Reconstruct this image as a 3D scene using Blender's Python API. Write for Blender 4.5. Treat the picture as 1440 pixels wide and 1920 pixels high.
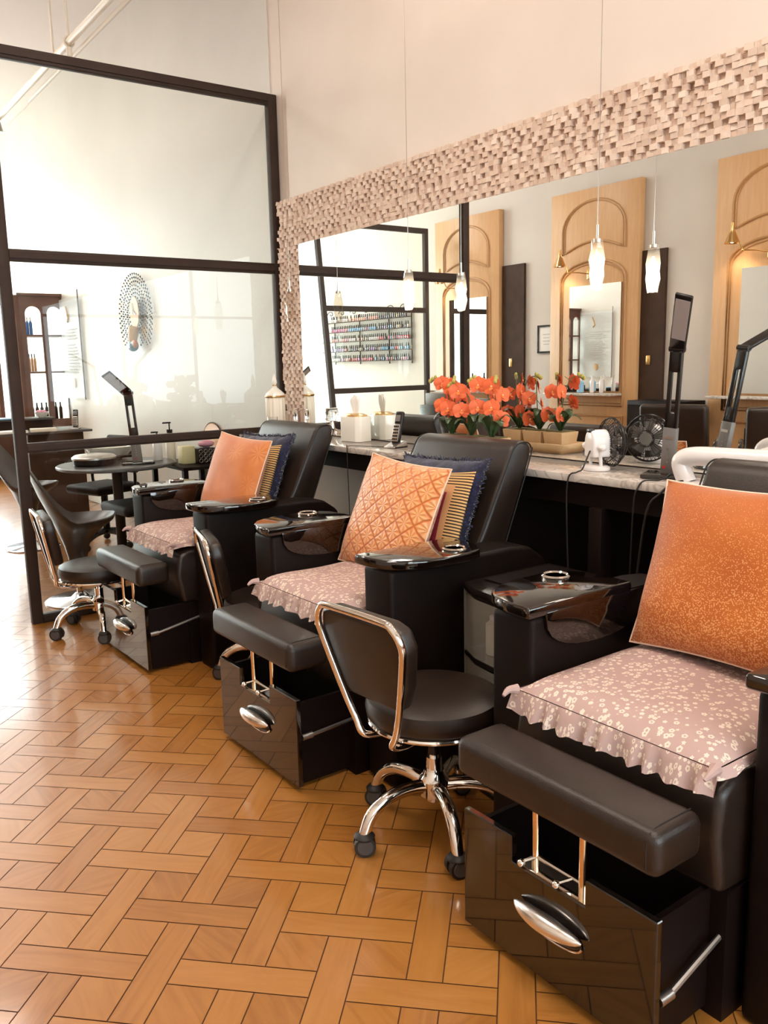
import bpy, bmesh, math, random
from mathutils import Vector, Matrix, Euler
PI = math.pi
random.seed(7)
sc = bpy.context.scene
for o in list(bpy.data.objects): bpy.data.objects.remove(o)
COL = sc.collection

# ------------------------------------------------------------------ camera
YAW, PITCH, ROLL, CAMH, FPX = math.radians(35.85), math.radians(9.97), math.radians(-1.27), 1.40, 1590.0
fw = Vector((math.sin(YAW)*math.cos(PITCH), math.cos(YAW)*math.cos(PITCH), -math.sin(PITCH)))
rt = Vector((math.cos(YAW), -math.sin(YAW), 0)); up = rt.cross(fw)
r2 = rt*math.cos(ROLL) + up*math.sin(ROLL); u2 = -rt*math.sin(ROLL) + up*math.cos(ROLL)
cd = bpy.data.cameras.new('camera'); cam = bpy.data.objects.new('camera', cd); COL.objects.link(cam)
cam.matrix_world = Matrix(((r2.x, u2.x, -fw.x, 0), (r2.y, u2.y, -fw.y, 0), (r2.z, u2.z, -fw.z, CAMH), (0, 0, 0, 1)))
cd.sensor_fit = 'VERTICAL'; cd.sensor_height = 24.0; cd.lens = FPX/1920*24.0; cd.clip_start = 0.05; cd.clip_end = 200
sc.camera = cam

# ------------------------------------------------------------------ view, world, lights
sc.view_settings.view_transform = 'Standard'; sc.view_settings.look = 'None'
sc.view_settings.gamma = 1.0; sc.view_settings.use_curve_mapping = False
sc.view_settings.exposure = 0.30
w = bpy.data.worlds.new('world'); sc.world = w; w.use_nodes = True
bg = w.node_tree.nodes['Background']; bg.inputs[0].default_value = (0.80, 0.91, 1.0, 1); bg.inputs[1].default_value = 6.5

def area(name, loc, rot, sx, sy, power, color, spread=180):
    l = bpy.data.lights.new(name, 'AREA'); l.shape = 'RECTANGLE'; l.size = sx; l.size_y = sy
    l.energy = power; l.color = color; l.spread = math.radians(spread)
    o = bpy.data.objects.new(name, l); COL.objects.link(o); o.location = loc; o.rotation_euler = rot
    return o
DAY = (1.0, 0.965, 0.88); WARM = (1.0, 0.86, 0.73)
area('daylight_back_window', (0.6, 13.25, 1.9), (math.radians(-90), 0, 0), 4.2, 3.2, 260, DAY)
area('front_fill', (0.4, -2.75, 2.2), (math.radians(90), 0, 0), 3.4, 2.4, 22, (1.0, 0.93, 0.85))  # added soft fill from behind the camera, placed at the unseen front window
for i, (x, y, e) in enumerate(((0.9, 0.6, 28), (0.9, 3.0, 26), (0.6, 7.0, 16), (0.3, 10.2, 36))):
    area('ceiling_lamp_light', (x, y, 4.15), (0, 0, 0), 1.1, 0.5, e*1.7, WARM if i < 2 else (1, 0.95, 0.9))

# ------------------------------------------------------------------ helpers
def tag(o, label=None, cat=None, group=None, kind=None):
    if label: o['label'] = label
    if cat: o['category'] = cat
    if group: o['group'] = group
    if kind: o['kind'] = kind
    return o
def empty(name, loc, rz=0, label=None, cat=None, group=None):
    o = bpy.data.objects.new(name, None); COL.objects.link(o); o.location = loc; o.rotation_euler = (0, 0, rz)
    o.empty_display_size = 0.1
    return tag(o, label, cat, group)
def V(*a): return Vector(a)
class MB:
    def __init__(s): s.bm = bmesh.new(); s.mi = 0; s.uv = None
    def _new(s, fs):
        for f in fs: f.material_index = s.mi
    def box(s, c, d, rot=None, bev=0.0, seg=2, M=None):
        b = bmesh.new(); bmesh.ops.create_cube(b, size=1.0)
        for v in b.verts: v.co = Vector((v.co.x*d[0], v.co.y*d[1], v.co.z*d[2]))
        if bev > 0: bmesh.ops.bevel(b, geom=list(b.edges), offset=min(bev, min(d)*0.49), segments=seg, affect='EDGES', profile=0.5)
        T = Matrix.Translation(Vector(c))
        if rot is not None: T = T @ Euler(rot).to_matrix().to_4x4()
        if M is not None: T = M @ T
        s.merge(b, T); return s
    def merge(s, b, T=None):
        if T is not None: b.transform(T)
        me = bpy.data.meshes.new('tmp')
        for f in b.faces: f.material_index = s.mi
        b.to_mesh(me); b.free(); s.bm.from_mesh(me); bpy.data.meshes.remove(me)
    def cyl(s, p0, p1, r0, r1=None, n=20, cap=True):
        p0 = Vector(p0); p1 = Vector(p1); r1 = r0 if r1 is None else r1
        d = (p1-p0); q = d.to_track_quat('Z', 'Y').to_matrix()
        A = []; B = []
        for i in range(n):
            a = 2*PI*i/n; c = Vector((math.cos(a), math.sin(a), 0))
            A.append(s.bm.verts.new(p0+q@(c*r0))); B.append(s.bm.verts.new(p1+q@(c*r1)))
        fs = [s.bm.faces.new((A[i], A[(i+1) % n], B[(i+1) % n], B[i])) for i in range(n)]
        if cap: fs += [s.bm.faces.new(A[::-1]), s.bm.faces.new(B)]
        s._new(fs); return s
    def tube(s, pts, r, n=10, closed=False, sub=0, flat=1.0):
        pts = [Vector(p) for p in pts]
        if sub: pts = smooth(pts, sub, closed)
        rr = r if isinstance(r, (list, tuple)) else [r]*len(pts)
        if len(rr) != len(pts): rr = [rr[0]+(rr[-1]-rr[0])*i/(len(pts)-1) for i in range(len(pts))]
        rings = []; N = len(pts); prev = None
        for i, p in enumerate(pts):
            a = pts[(i-1) % N] if (closed or i > 0) else p; b = pts[(i+1) % N] if (closed or i < N-1) else p
            t = (b-a).normalized()
            if prev is None:
                u = t.cross(Vector((0, 0, 1)))
                if u.length < 0.05: u = t.cross(Vector((1, 0, 0)))
                u.normalize()
            else:
                u = (prev - t*prev.dot(t)); u.normalize()
            prev = u; v = t.cross(u)
            rings.append([s.bm.verts.new(p+(u*math.cos(2*PI*k/n)+v*math.sin(2*PI*k/n)*flat)*rr[i]) for k in range(n)])
        fs = []
        for i in range(N if closed else N-1):
            A = rings[i]; B = rings[(i+1) % N]
            for k in range(n): fs.append(s.bm.faces.new((A[k], A[(k+1) % n], B[(k+1) % n], B[k])))
        if not closed: fs += [s.bm.faces.new(rings[0][::-1]), s.bm.faces.new(rings[-1])]
        s._new(fs); return s
    def lathe(s, prof, c=(0, 0, 0), n=32, M=None, sx=1, sy=1, rib=0, ribn=0):
        c = Vector(c); rings = []
        for r, z in prof:
            ring = []
            for k in range(n):
                a = 2*PI*k/n; q = r*(1+(rib*math.cos(ribn*a) if rib else 0))
                p = Vector((q*math.cos(a)*sx, q*math.sin(a)*sy, z))+c
                if M is not None: p = M @ p
                ring.append(s.bm.verts.new(p))
            rings.append(ring)
        fs = []
        for i in range(len(rings)-1):
            for k in range(n): fs.append(s.bm.faces.new((rings[i][k], rings[i][(k+1) % n], rings[i+1][(k+1) % n], rings[i+1][k])))
        fs += [s.bm.faces.new(rings[0][::-1]), s.bm.faces.new(rings[-1])]
        s._new(fs); return s
    def prism(s, poly, axis, a, b, bev=0.0, seg=2, M=None):
        # poly in the two other axes (x,y for z ; x,z for y ; y,z for x)
        bb = bmesh.new()
        def P(p, h): return {'z': (p[0], p[1], h), 'y': (p[0], h, p[1]), 'x': (h, p[0], p[1])}[axis]
        A = [bb.verts.new(P(p, a)) for p in poly]; B = [bb.verts.new(P(p, b)) for p in poly]; n = len(poly)
        bb.faces.new(A[::-1]); bb.faces.new(B)
        for i in range(n): bb.faces.new((A[i], A[(i+1) % n], B[(i+1) % n], B[i]))
        bmesh.ops.recalc_face_normals(bb, faces=list(bb.faces))
        if bev > 0:
            es = [e for e in bb.edges if len(e.link_faces) == 2 and e.calc_face_angle() > 0.5]
            bmesh.ops.bevel(bb, geom=es, offset=bev, segments=seg, affect='EDGES', profile=0.5)
        s.merge(bb, M); return s
    def ball(s, c, r, n=16, sc_=(1, 1, 1), M=None):
        b = bmesh.new(); bmesh.ops.create_uvsphere(b, u_segments=n, v_segments=max(6, n//2), radius=r)
        T = Matrix.Translation(Vector(c)) @ Matrix.Diagonal((*sc_, 1))
        if M is not None: T = M @ T
        s.merge(b, T); return s
    def quad(s, a, b, c, d):
        f = s.bm.faces.new([s.bm.verts.new(Vector(p)) for p in (a, b, c, d)]); s._new([f]); return f
    def build(s, name, mats, parent=None, ang=40, recalc=True):
        if recalc: bmesh.ops.recalc_face_normals(s.bm, faces=list(s.bm.faces))
        me = bpy.data.meshes.new(name); s.bm.to_mesh(me); s.bm.free()
        for m in (mats if isinstance(mats, (list, tuple)) else [mats]): me.materials.append(m)
        for p in me.polygons: p.use_smooth = True
        me.set_sharp_from_angle(angle=math.radians(ang))
        o = bpy.data.objects.new(name, me); COL.objects.link(o)
        if parent: o.parent = parent
        return o
def smooth(P, sub, closed=False):
    out = []; N = len(P)
    for i in range(N if closed else N-1):
        p0 = P[(i-1) % N] if (closed or i > 0) else P[i]; p1 = P[i]; p2 = P[(i+1) % N]
        p3 = P[(i+2) % N] if (closed or i < N-2) else P[(i+1) % N]
        for k in range(sub):
            t = k/sub
            out.append(0.5*((2*p1)+(-p0+p2)*t+(2*p0-5*p1+4*p2-p3)*t*t+(-p0+3*p1-3*p2+p3)*t**3))
    if not closed: out.append(P[-1])
    return out
def copy_tree(o, parent=None):
    c = o.copy(); COL.objects.link(c); c.parent = parent
    for ch in [x for x in bpy.data.objects if x.parent == o]: copy_tree(ch, c)
    return c

# ------------------------------------------------------------------ materials
def base(name, col, rough=0.5, metal=0.0, spec=0.5, coat=0.0, coat_r=0.05, emit=None, es=0, trans=0, ior=1.45, sheen=0, alpha=1):
    m = bpy.data.materials.new(name); m.use_nodes = True; b = m.node_tree.nodes['Principled BSDF']
    b.inputs['Base Color'].default_value = (*col, 1); b.inputs['Roughness'].default_value = rough
    b.inputs['Metallic'].default_value = metal; b.inputs['Specular IOR Level'].default_value = spec
    b.inputs['Coat Weight'].default_value = coat; b.inputs['Coat Roughness'].default_value = coat_r
    b.inputs['Transmission Weight'].default_value = trans; b.inputs['IOR'].default_value = ior
    b.inputs['Sheen Weight'].default_value = sheen; b.inputs['Alpha'].default_value = alpha
    if emit: b.inputs['Emission Color'].default_value = (*emit, 1); b.inputs['Emission Strength'].default_value = es
    return m
class NT:
    def __init__(s, m): s.t = m.node_tree; s.b = s.t.nodes['Principled BSDF']
    def n(s, ty, ins=None, **kw):
        x = s.t.nodes.new(ty)
        for k, v in kw.items(): setattr(x, k, v)
        for k, v in (ins or {}).items():
            if hasattr(v, 'is_output') or isinstance(v, bpy.types.NodeSocket): s.t.links.new(v, x.inputs[k])
            else: x.inputs[k].default_value = v
        return x
    def m(s, op, a, b=0.0, c=0.0): return s.n('ShaderNodeMath', {0: a, 1: b, 2: c}, operation=op).outputs[0]
    def ramp(s, f, stops, interp='LINEAR'):
        r = s.n('ShaderNodeValToRGB', {0: f}); r.color_ramp.interpolation = interp
        while len(r.color_ramp.elements) < len(stops): r.color_ramp.elements.new(0.5)
        for e, (p, c) in zip(r.color_ramp.elements, stops): e.position = p; e.color = (*c, 1)
        return r.outputs[0]
    def link(s, a, k): s.t.links.new(a, s.b.inputs[k])
    def bump(s, h, st=0.3, d=0.002):
        x = s.n('ShaderNodeBump', {'Height': h, 'Strength': st, 'Distance': d}); s.link(x.outputs[0], 'Normal')
    def obj(s): return s.n('ShaderNodeTexCoord').outputs['Object']
    def uv(s): return s.n('ShaderNodeTexCoord').outputs['UV']
def noisy(name, c1, c2, scale=5, rough=0.5, bump=0.0, bscale=80, detail=4, **kw):
    m = base(name, c1, rough, **kw); t = NT(m)
    nz = t.n('ShaderNodeTexNoise', {'Vector': t.obj(), 'Scale': scale, 'Detail': detail})
    t.link(t.ramp(nz.outputs[0], [(0.3, c1), (0.7, c2)]), 'Base Color')
    if bump:
        n2 = t.n('ShaderNodeTexNoise', {'Vector': t.obj(), 'Scale': bscale, 'Detail': 3}); t.bump(n2.outputs[0], bump, 0.004)
    return m
M = {}
M['wall'] = noisy('wall_paint', (0.66, 0.57, 0.50), (0.70, 0.61, 0.54), 2.5, 0.45, 0.10, 6)
M['wall_back'] = noisy('far_wall_paint', (0.60, 0.57, 0.52), (0.64, 0.61, 0.56), 2.0, 0.5, 0.08, 6)
M['wall_left'] = noisy('left_wall_paint', (0.62, 0.56, 0.50), (0.66, 0.60, 0.54), 2.0, 0.5)
M['ceil'] = base('ceiling_paint', (0.62, 0.56, 0.52), 0.8)
M['steel'] = noisy('dark_steel', (0.030, 0.016, 0.011), (0.040, 0.022, 0.015), 9, 0.6, spec=0.3)
M['leather'] = noisy('black_leather', (0.015, 0.008, 0.005), (0.022, 0.012, 0.008), 20, 0.36, 0.18, 420, spec=0.6)
M['leather_flat'] = noisy('matte_black_leather', (0.005, 0.0018, 0.001), (0.008, 0.0032, 0.0018), 20, 0.55, 0.15, 420, spec=0.22)
M['seam'] = base('leather_seam', (0.008, 0.006, 0.005), 0.6)
M['lacquer'] = base('black_lacquer', (0.006, 0.003, 0.002), 0.06, spec=0.75, coat=0.6, coat_r=0.02)
M['blackwood'] = base('black_wood', (0.006, 0.002, 0.0015), 0.5, spec=0.25)
M['chrome'] = base('chrome', (0.86, 0.80, 0.74), 0.09, 1.0)
M['satin'] = base('satin_chrome', (0.90, 0.86, 0.82), 0.24, 1.0)
M['goldchrome'] = base('warm_chrome', (0.85, 0.62, 0.38), 0.18, 1.0)
M['brass'] = base('brass', (0.70, 0.44, 0.18), 0.25, 1.0)
M['gold'] = base('gold_trim', (0.80, 0.55, 0.25), 0.22, 1.0)
M['rubber'] = base('black_rubber', (0.018, 0.014, 0.012), 0.5)
M['grey_rubber'] = base('grey_wheel', (0.07, 0.06, 0.055), 0.5)
M['blackplastic'] = base('black_plastic', (0.012, 0.008, 0.007), 0.25)
M['whiteplastic'] = base('white_plastic', (0.80, 0.74, 0.72), 0.28, coat=0.3)
M['whiteceramic'] = base('white_ceramic', (0.82, 0.78, 0.70), 0.15, coat=0.5)
M['cream'] = base('cream_lid', (0.80, 0.72, 0.60), 0.35)
M['paper'] = base('white_paper', (0.85, 0.83, 0.80), 0.7)
M['tissue'] = base('tissue_paper', (0.88, 0.84, 0.78), 0.9)
M['mirror'] = base('mirror_silver', (0.93, 0.94, 0.92), 0.0, 1.0)
M['glassblock'] = base('clear_crystal', (0.95, 0.96, 0.97), 0.02, trans=1.0, ior=1.5)
M['blue'] = base('blue_plastic', (0.02, 0.13, 0.42), 0.3)
M['lightblue'] = base('light_blue_plastic', (0.30, 0.55, 0.75), 0.3)
M['amber'] = base('amber_bottle', (0.62, 0.30, 0.09), 0.3)
M['pink'] = base('pink_plastic', (0.75, 0.35, 0.45), 0.5)
M['red'] = base('red_mark', (0.6, 0.03, 0.03), 0.4)
M['grey'] = base('grey_plastic', (0.18, 0.16, 0.15), 0.4)
M['silver'] = base('silver_metal', (0.55, 0.52, 0.50), 0.3, 1.0)
M['steelblue'] = base('polished_steel_disc', (0.70, 0.74, 0.80), 0.16, 1.0)
M['oak'] = noisy('pale_wood', (0.62, 0.38, 0.19), (0.70, 0.46, 0.25), 12, 0.55)
M['darkwood'] = noisy('dark_brown_wood', (0.045, 0.022, 0.012), (0.065, 0.032, 0.018), 8, 0.65, spec=0.25)
M['vitrine'] = noisy('reddish_brown_wood', (0.12, 0.050, 0.032), (0.16, 0.070, 0.046), 6, 0.4)
M['soil'] = noisy('moss', (0.10, 0.08, 0.03), (0.20, 0.16, 0.06), 60, 0.9)
M['leaf'] = noisy('orchid_leaf', (0.035, 0.065, 0.025), (0.06, 0.10, 0.035), 8, 0.35)
M['stem'] = base('orchid_stem', (0.10, 0.13, 0.04), 0.5)
M['bud'] = base('orchid_bud', (0.45, 0.38, 0.08), 0.5)
M['petal'] = noisy('orchid_petal', (0.80, 0.12, 0.035), (0.88, 0.19, 0.07), 30, 0.55)
M['lip'] = base('orchid_lip', (0.90, 0.20, 0.04), 0.5)
M['lipc'] = base('orchid_centre', (0.95, 0.62, 0.30), 0.5)
M['yellow'] = base('yellow_box', (0.75, 0.66, 0.38), 0.5)
M['orangewood'] = noisy('orange_glass', (0.62, 0.26, 0.06), (0.70, 0.32, 0.09), 3, 0.2)
M['ledpanel'] = base('led_panel', (0.45, 0.38, 0.37), 0.45)
M['piping'] = base('cushion_piping', (0.85, 0.62, 0.48), 0.7)
M['rose'] = base('rose_text', (0.45, 0.42, 0.40), 0.8)
M['bulb'] = base('glowing_bulb', (1, 0.8, 0.5), 0.5, emit=(1.0, 0.72, 0.42), es=26)
M['glow'] = base('lit_crystal_core', (1, 0.9, 0.7), 0.4, emit=(1.0, 0.80, 0.52), es=5)
def marble():
    m = base('white_marble', (0.6, 0.5, 0.45), 0.16, coat=0.3); t = NT(m)
    nz = t.n('ShaderNodeTexNoise', {'Vector': t.obj(), 'Scale': 5.0, 'Detail': 8, 'Distortion': 1.6})
    t.link(t.ramp(nz.outputs[0], [(0.30, (0.50, 0.44, 0.39)), (0.46, (0.66, 0.59, 0.53)), (0.50, (0.42, 0.36, 0.32)), (0.55, (0.68, 0.61, 0.55)), (0.8, (0.60, 0.53, 0.47))]), 'Base Color')
    return m
M['marble'] = marble()
def floorwood():
    m = base('parquet_wood', (0.5, 0.28, 0.12), 0.36, coat=0.8, coat_r=0.13); t = NT(m)
    at = t.n('ShaderNodeAttribute', attribute_name='tint'); uv = t.uv()
    mp = t.n('ShaderNodeMapping', {'Vector': uv, 'Scale': (3.0, 26.0, 1.0)})
    nz = t.n('ShaderNodeTexNoise', {'Vector': mp.outputs[0], 'Scale': 1.6, 'Detail': 5, 'Distortion': 0.9})
    n2 = t.n('ShaderNodeTexNoise', {'Vector': t.obj(), 'Scale': 2.2, 'Detail': 3})
    f = t.m('ADD', t.m('MULTIPLY', nz.outputs[0], 0.55), t.m('MULTIPLY', at.outputs['Fac'], 0.27))
    f = t.m('ADD', f, t.m('MULTIPLY', n2.outputs[0], 0.12))
    t.link(t.ramp(f, [(0.18, (0.26, 0.090, 0.012)), (0.45, (0.38, 0.148, 0.027)), (0.85, (0.48, 0.210, 0.050))]), 'Base Color')
    t.bump(nz.outputs[0], 0.06, 0.002)
    return m
M['floor'] = floorwood()
M['grout'] = base('parquet_joint', (0.10, 0.035, 0.012), 0.5)
def stone():
    m = base('travertine_mosaic', (0.7, 0.55, 0.47), 0.75); t = NT(m)
    at = t.n('ShaderNodeAttribute', attribute_name='tint')
    nz = t.n('ShaderNodeTexNoise', {'Vector': t.obj(), 'Scale': 60, 'Detail': 4})
    f = t.m('ADD', t.m('MULTIPLY', nz.outputs[0], 0.35), t.m('MULTIPLY', at.outputs['Fac'], 0.7))
    t.link(t.ramp(f, [(0.15, (0.50, 0.34, 0.26)), (0.55, (0.66, 0.50, 0.40)), (0.95, (0.78, 0.64, 0.54))]), 'Base Color')
    t.bump(nz.outputs[0], 0.4, 0.004)
    return m
M['stone'] = stone()
def pane():
    m = bpy.data.materials.new('clear_pane'); m.use_nodes = True; t = m.node_tree
    t.nodes.remove(t.nodes['Principled BSDF']); out = t.nodes['Material Output']
    tr = t.nodes.new('ShaderNodeBsdfTransparent'); tr.inputs[0].default_value = (0.96, 0.975, 0.96, 1)
    gl = t.nodes.new('ShaderNodeBsdfGlossy'); gl.inputs['Roughness'].default_value = 0.0
    fr = t.nodes.new('ShaderNodeFresnel'); fr.inputs[0].default_value = 1.45
    ge = t.nodes.new('ShaderNodeNewGeometry'); k = t.nodes.new('ShaderNodeMath'); k.operation = 'SUBTRACT'; k.inputs[0].default_value = 1.0
    t.links.new(ge.outputs['Backfacing'], k.inputs[1]); q = t.nodes.new('ShaderNodeMath'); q.operation = 'MULTIPLY'
    t.links.new(k.outputs[0], q.inputs[0]); t.links.new(fr.outputs[0], q.inputs[1])   # the far face of a parallel pane adds no reflection
    mx = t.nodes.new('ShaderNodeMixShader'); t.links.new(q.outputs[0], mx.inputs[0])
    t.links.new(tr.outputs[0], mx.inputs[1]); t.links.new(gl.outputs[0], mx.inputs[2]); t.links.new(mx.outputs[0], out.inputs[0])
    return m
M['pane'] = pane()
def frosted():
    m = base('frosted_plastic', (0.62, 0.58, 0.50), 0.35, alpha=0.2); return m
M['frost'] = frosted()
def doorwood():
    m = base('honey_painted_wood', (0.6, 0.4, 0.22), 0.38); t = NT(m)
    mp = t.n('ShaderNodeMapping', {'Vector': t.obj(), 'Scale': (1, 14, 1.2)})
    nz = t.n('ShaderNodeTexNoise', {'Vector': mp.outputs[0], 'Scale': 3, 'Detail': 4, 'Distortion': 0.5})
    t.link(t.ramp(nz.outputs[0], [(0.3, (0.60, 0.34, 0.155)), (0.7, (0.66, 0.39, 0.19))]), 'Base Color')
    return m
M['door'] = doorwood()
M['doorgroove'] = base('door_moulding', (0.50, 0.27, 0.11), 0.45)

def pleated():
    m = base('orange_pleated_satin', (0.8, 0.35, 0.15), 0.38, sheen=0.3); t = NT(m)
    mp = t.n('ShaderNodeMapping', {'Vector': t.uv(), 'Rotation': (0, 0, PI/4), 'Scale': (7.4, 7.4, 1)})
    sx = t.n('ShaderNodeSeparateXYZ', {0: mp.outputs[0]})
    x = t.m('SUBTRACT', t.m('FRACT', sx.outputs[0]), 0.5); y = t.m('SUBTRACT', t.m('FRACT', sx.outputs[1]), 0.5)
    ang = t.m('ARCTAN2', y, x); r = t.m('MAXIMUM', t.m('ABSOLUTE', x), t.m('ABSOLUTE', y))
    ray = t.m('SINE', t.m('MULTIPLY', ang, 8.0)); ray01 = t.m('MULTIPLY_ADD', ray, 0.5, 0.5)
    edge = t.n('ShaderNodeMapRange', {0: r, 1: 0.40, 2: 0.5, 3: 1.0, 4: 0.0}).outputs[0]
    h = t.m('MULTIPLY', edge, t.m('MULTIPLY_ADD', ray01, 0.5, 0.5))
    t.link(t.ramp(h, [(0.0, (0.50, 0.10, 0.012)), (0.5, (0.68, 0.23, 0.06)), (1.0, (0.82, 0.40, 0.17))]), 'Base Color')
    t.bump(h, 0.55, 0.006)
    return m
M['pleated'] = pleated()
def velvet():
    m = base('orange_velvet', (0.8, 0.35, 0.13), 0.6, sheen=0.35); t = NT(m)
    mp = t.n('ShaderNodeMapping', {'Vector': t.uv(), 'Scale': (2.6, 2.6, 1)})
    vo = t.n('ShaderNodeTexVoronoi', {'Vector': mp.outputs[0], 'Scale': 1.0, 'Randomness': 0.55})
    sub = t.n('ShaderNodeVectorMath', {0: mp.outputs[0], 1: vo.outputs['Position']}, operation='SUBTRACT')
    sx = t.n('ShaderNodeSeparateXYZ', {0: sub.outputs[0]})
    ang = t.m('ARCTAN2', sx.outputs[1], sx.outputs[0]); ray = t.m('MULTIPLY_ADD', t.m('SINE', t.m('MULTIPLY', ang, 10.0)), 0.5, 0.5)
    fall = t.n('ShaderNodeMapRange', {0: vo.outputs['Distance'], 1: 0.05, 2: 0.42, 3: 1.0, 4: 0.0}).outputs[0]
    h = t.m('MULTIPLY', ray, fall)
    nz = t.n('ShaderNodeTexNoise', {'Vector': t.uv(), 'Scale': 4, 'Detail': 4})
    f = t.m('ADD', t.m('MULTIPLY', h, 0.35), t.m('MULTIPLY', nz.outputs[0], 0.8))
    t.link(t.ramp(f, [(0.2, (0.56, 0.14, 0.025)), (0.75, (0.74, 0.28, 0.09))]), 'Base Color'); t.bump(h, 0.35, 0.006)
    return m
M['velvet'] = velvet()
def glitter():
    m = base('orange_speckled_velvet', (0.8, 0.28, 0.04), 0.6, sheen=0.2); t = NT(m)
    vo = t.n('ShaderNodeTexVoronoi', {'Vector': t.uv(), 'Scale': 110.0})
    sx = t.n('ShaderNodeSeparateXYZ', {0: t.uv()})
    nz = t.n('ShaderNodeTexNoise', {'Vector': t.uv(), 'Scale': 14, 'Detail': 3})
    dens = t.n('ShaderNodeMapRange', {0: sx.outputs[1], 1: 0.05, 2: 0.95, 3: 0.50, 4: 0.20}).outputs[0]
    thr = t.m('MULTIPLY', dens, t.m('ADD', nz.outputs[0], 0.45))
    spot = t.m('LESS_THAN', vo.outputs['Distance'], thr)
    n2 = t.n('ShaderNodeTexNoise', {'Vector': t.uv(), 'Scale': 3, 'Detail': 3})
    bc = t.ramp(n2.outputs[0], [(0.3, (0.40, 0.085, 0.004)), (0.7, (0.50, 0.125, 0.010))])
    mx = t.n('ShaderNodeMix', {0: t.m('MULTIPLY', spot, 0.75), 6: bc, 7: (0.78, 0.34, 0.12, 1)}, data_type='RGBA')
    t.link(mx.outputs[2], 'Base Color')
    return m
M['glitter'] = glitter()
def navy():
    m = base('navy_boucle', (0.012, 0.014, 0.05), 0.9, sheen=0.4); t = NT(m)
    vo = t.n('ShaderNodeTexVoronoi', {'Vector': t.uv(), 'Scale': 34.0})
    t.link(t.ramp(vo.outputs['Distance'], [(0.0, (0.05, 0.055, 0.16)), (0.25, (0.014, 0.014, 0.055)), (0.7, (0.006, 0.006, 0.022))]), 'Base Color')
    t.bump(vo.outputs['Distance'], -0.8, 0.01)
    return m
M['navy'] = navy()
def patch():
    m = base('woven_patchwork', (0.5, 0.3, 0.15), 0.8); t = NT(m)
    sx = t.n('ShaderNodeSeparateXYZ', {0: t.uv()}); u, v = sx.outputs[0], sx.outputs[1]
    stripe = t.m('GREATER_THAN', t.m('FRACT', t.m('MULTIPLY', v, 34.0)), 0.45)
    a = t.n('ShaderNodeMix', {0: stripe, 6: (0.04, 0.02, 0.015, 1), 7: (0.70, 0.42, 0.16, 1)}, data_type='RGBA').outputs[2]
    chk = t.n('ShaderNodeTexBrick', {'Vector': t.uv(), 'Color1': (0.45, 0.03, 0.05, 1), 'Color2': (0.30, 0.015, 0.05, 1), 'Mortar': (0.04, 0.01, 0.02, 1), 'Scale': 24.0, 'Mortar Size': 0.03})
    du = t.m('ABSOLUTE', t.m('SUBTRACT', u, 0.5)); dv = t.m('ABSOLUTE', t.m('SUBTRACT', v, 0.5)); d = t.m('MAXIMUM', du, dv)
    mid = t.m('LESS_THAN', d, 0.27); tan_ = t.m('LESS_THAN', d, 0.345)
    b = t.n('ShaderNodeMix', {0: tan_, 6: a, 7: (0.58, 0.30, 0.13, 1)}, data_type='RGBA').outputs[2]
    diag = t.m('GREATER_THAN', t.m('SUBTRACT', u, v), 0.18)
    nz = t.n('ShaderNodeTexVoronoi', {'Vector': t.uv(), 'Scale': 60.0})
    gold = t.ramp(nz.outputs['Distance'], [(0.3, (0.40, 0.24, 0.08)), (0.6, (0.03, 0.02, 0.015))])
    inner = t.n('ShaderNodeMix', {0: diag, 6: chk.outputs[0], 7: gold}, data_type='RGBA').outputs[2]
    c = t.n('ShaderNodeMix', {0: mid, 6: b, 7: inner}, data_type='RGBA').outputs[2]
    t.link(c, 'Base Color'); return m
M['patch'] = patch()
def floral():
    m = base('mauve_floral_cotton', (0.6, 0.4, 0.37), 0.85); t = NT(m)
    vo = t.n('ShaderNodeTexVoronoi', {'Vector': t.uv(), 'Scale': 34.0, 'Randomness': 0.7})
    mp = t.n('ShaderNodeVectorMath', {0: t.uv(), 1: (20.0, 20.0, 20.0)}, operation='MULTIPLY')
    sub = t.n('ShaderNodeVectorMath', {0: mp.outputs[0], 1: vo.outputs['Position']}, operation='SUBTRACT')
    mm = t.n('ShaderNodeVectorMath', {0: t.uv(), 1: vo.outputs['Position']}, operation='SUBTRACT')
    sx = t.n('ShaderNodeSeparateXYZ', {0: mm.outputs[0]})
    ang = t.m('ARCTAN2', sx.outputs[1], sx.outputs[0]); pet = t.m('MULTIPLY_ADD', t.m('SINE', t.m('MULTIPLY', ang, 5.0)), 0.035, 0.40)
    inside = t.m('LESS_THAN', vo.outputs['Distance'], pet); cen = t.m('LESS_THAN', vo.outputs['Distance'], 0.17)
    f = t.m('SUBTRACT', inside, cen)
    mx = t.n('ShaderNodeMix', {0: t.m('MAXIMUM', t.m('MULTIPLY', f, 0.85), 0.0), 6: (0.47, 0.315, 0.285, 1), 7: (0.78, 0.65, 0.53, 1)}, data_type='RGBA')
    t.link(mx.outputs[2], 'Base Color')
    nz = t.n('ShaderNodeTexNoise', {'Vector': t.uv(), 'Scale': 7}); t.bump(nz.outputs[0], 0.3, 0.01)
    return m
M['floral'] = floral()

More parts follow.
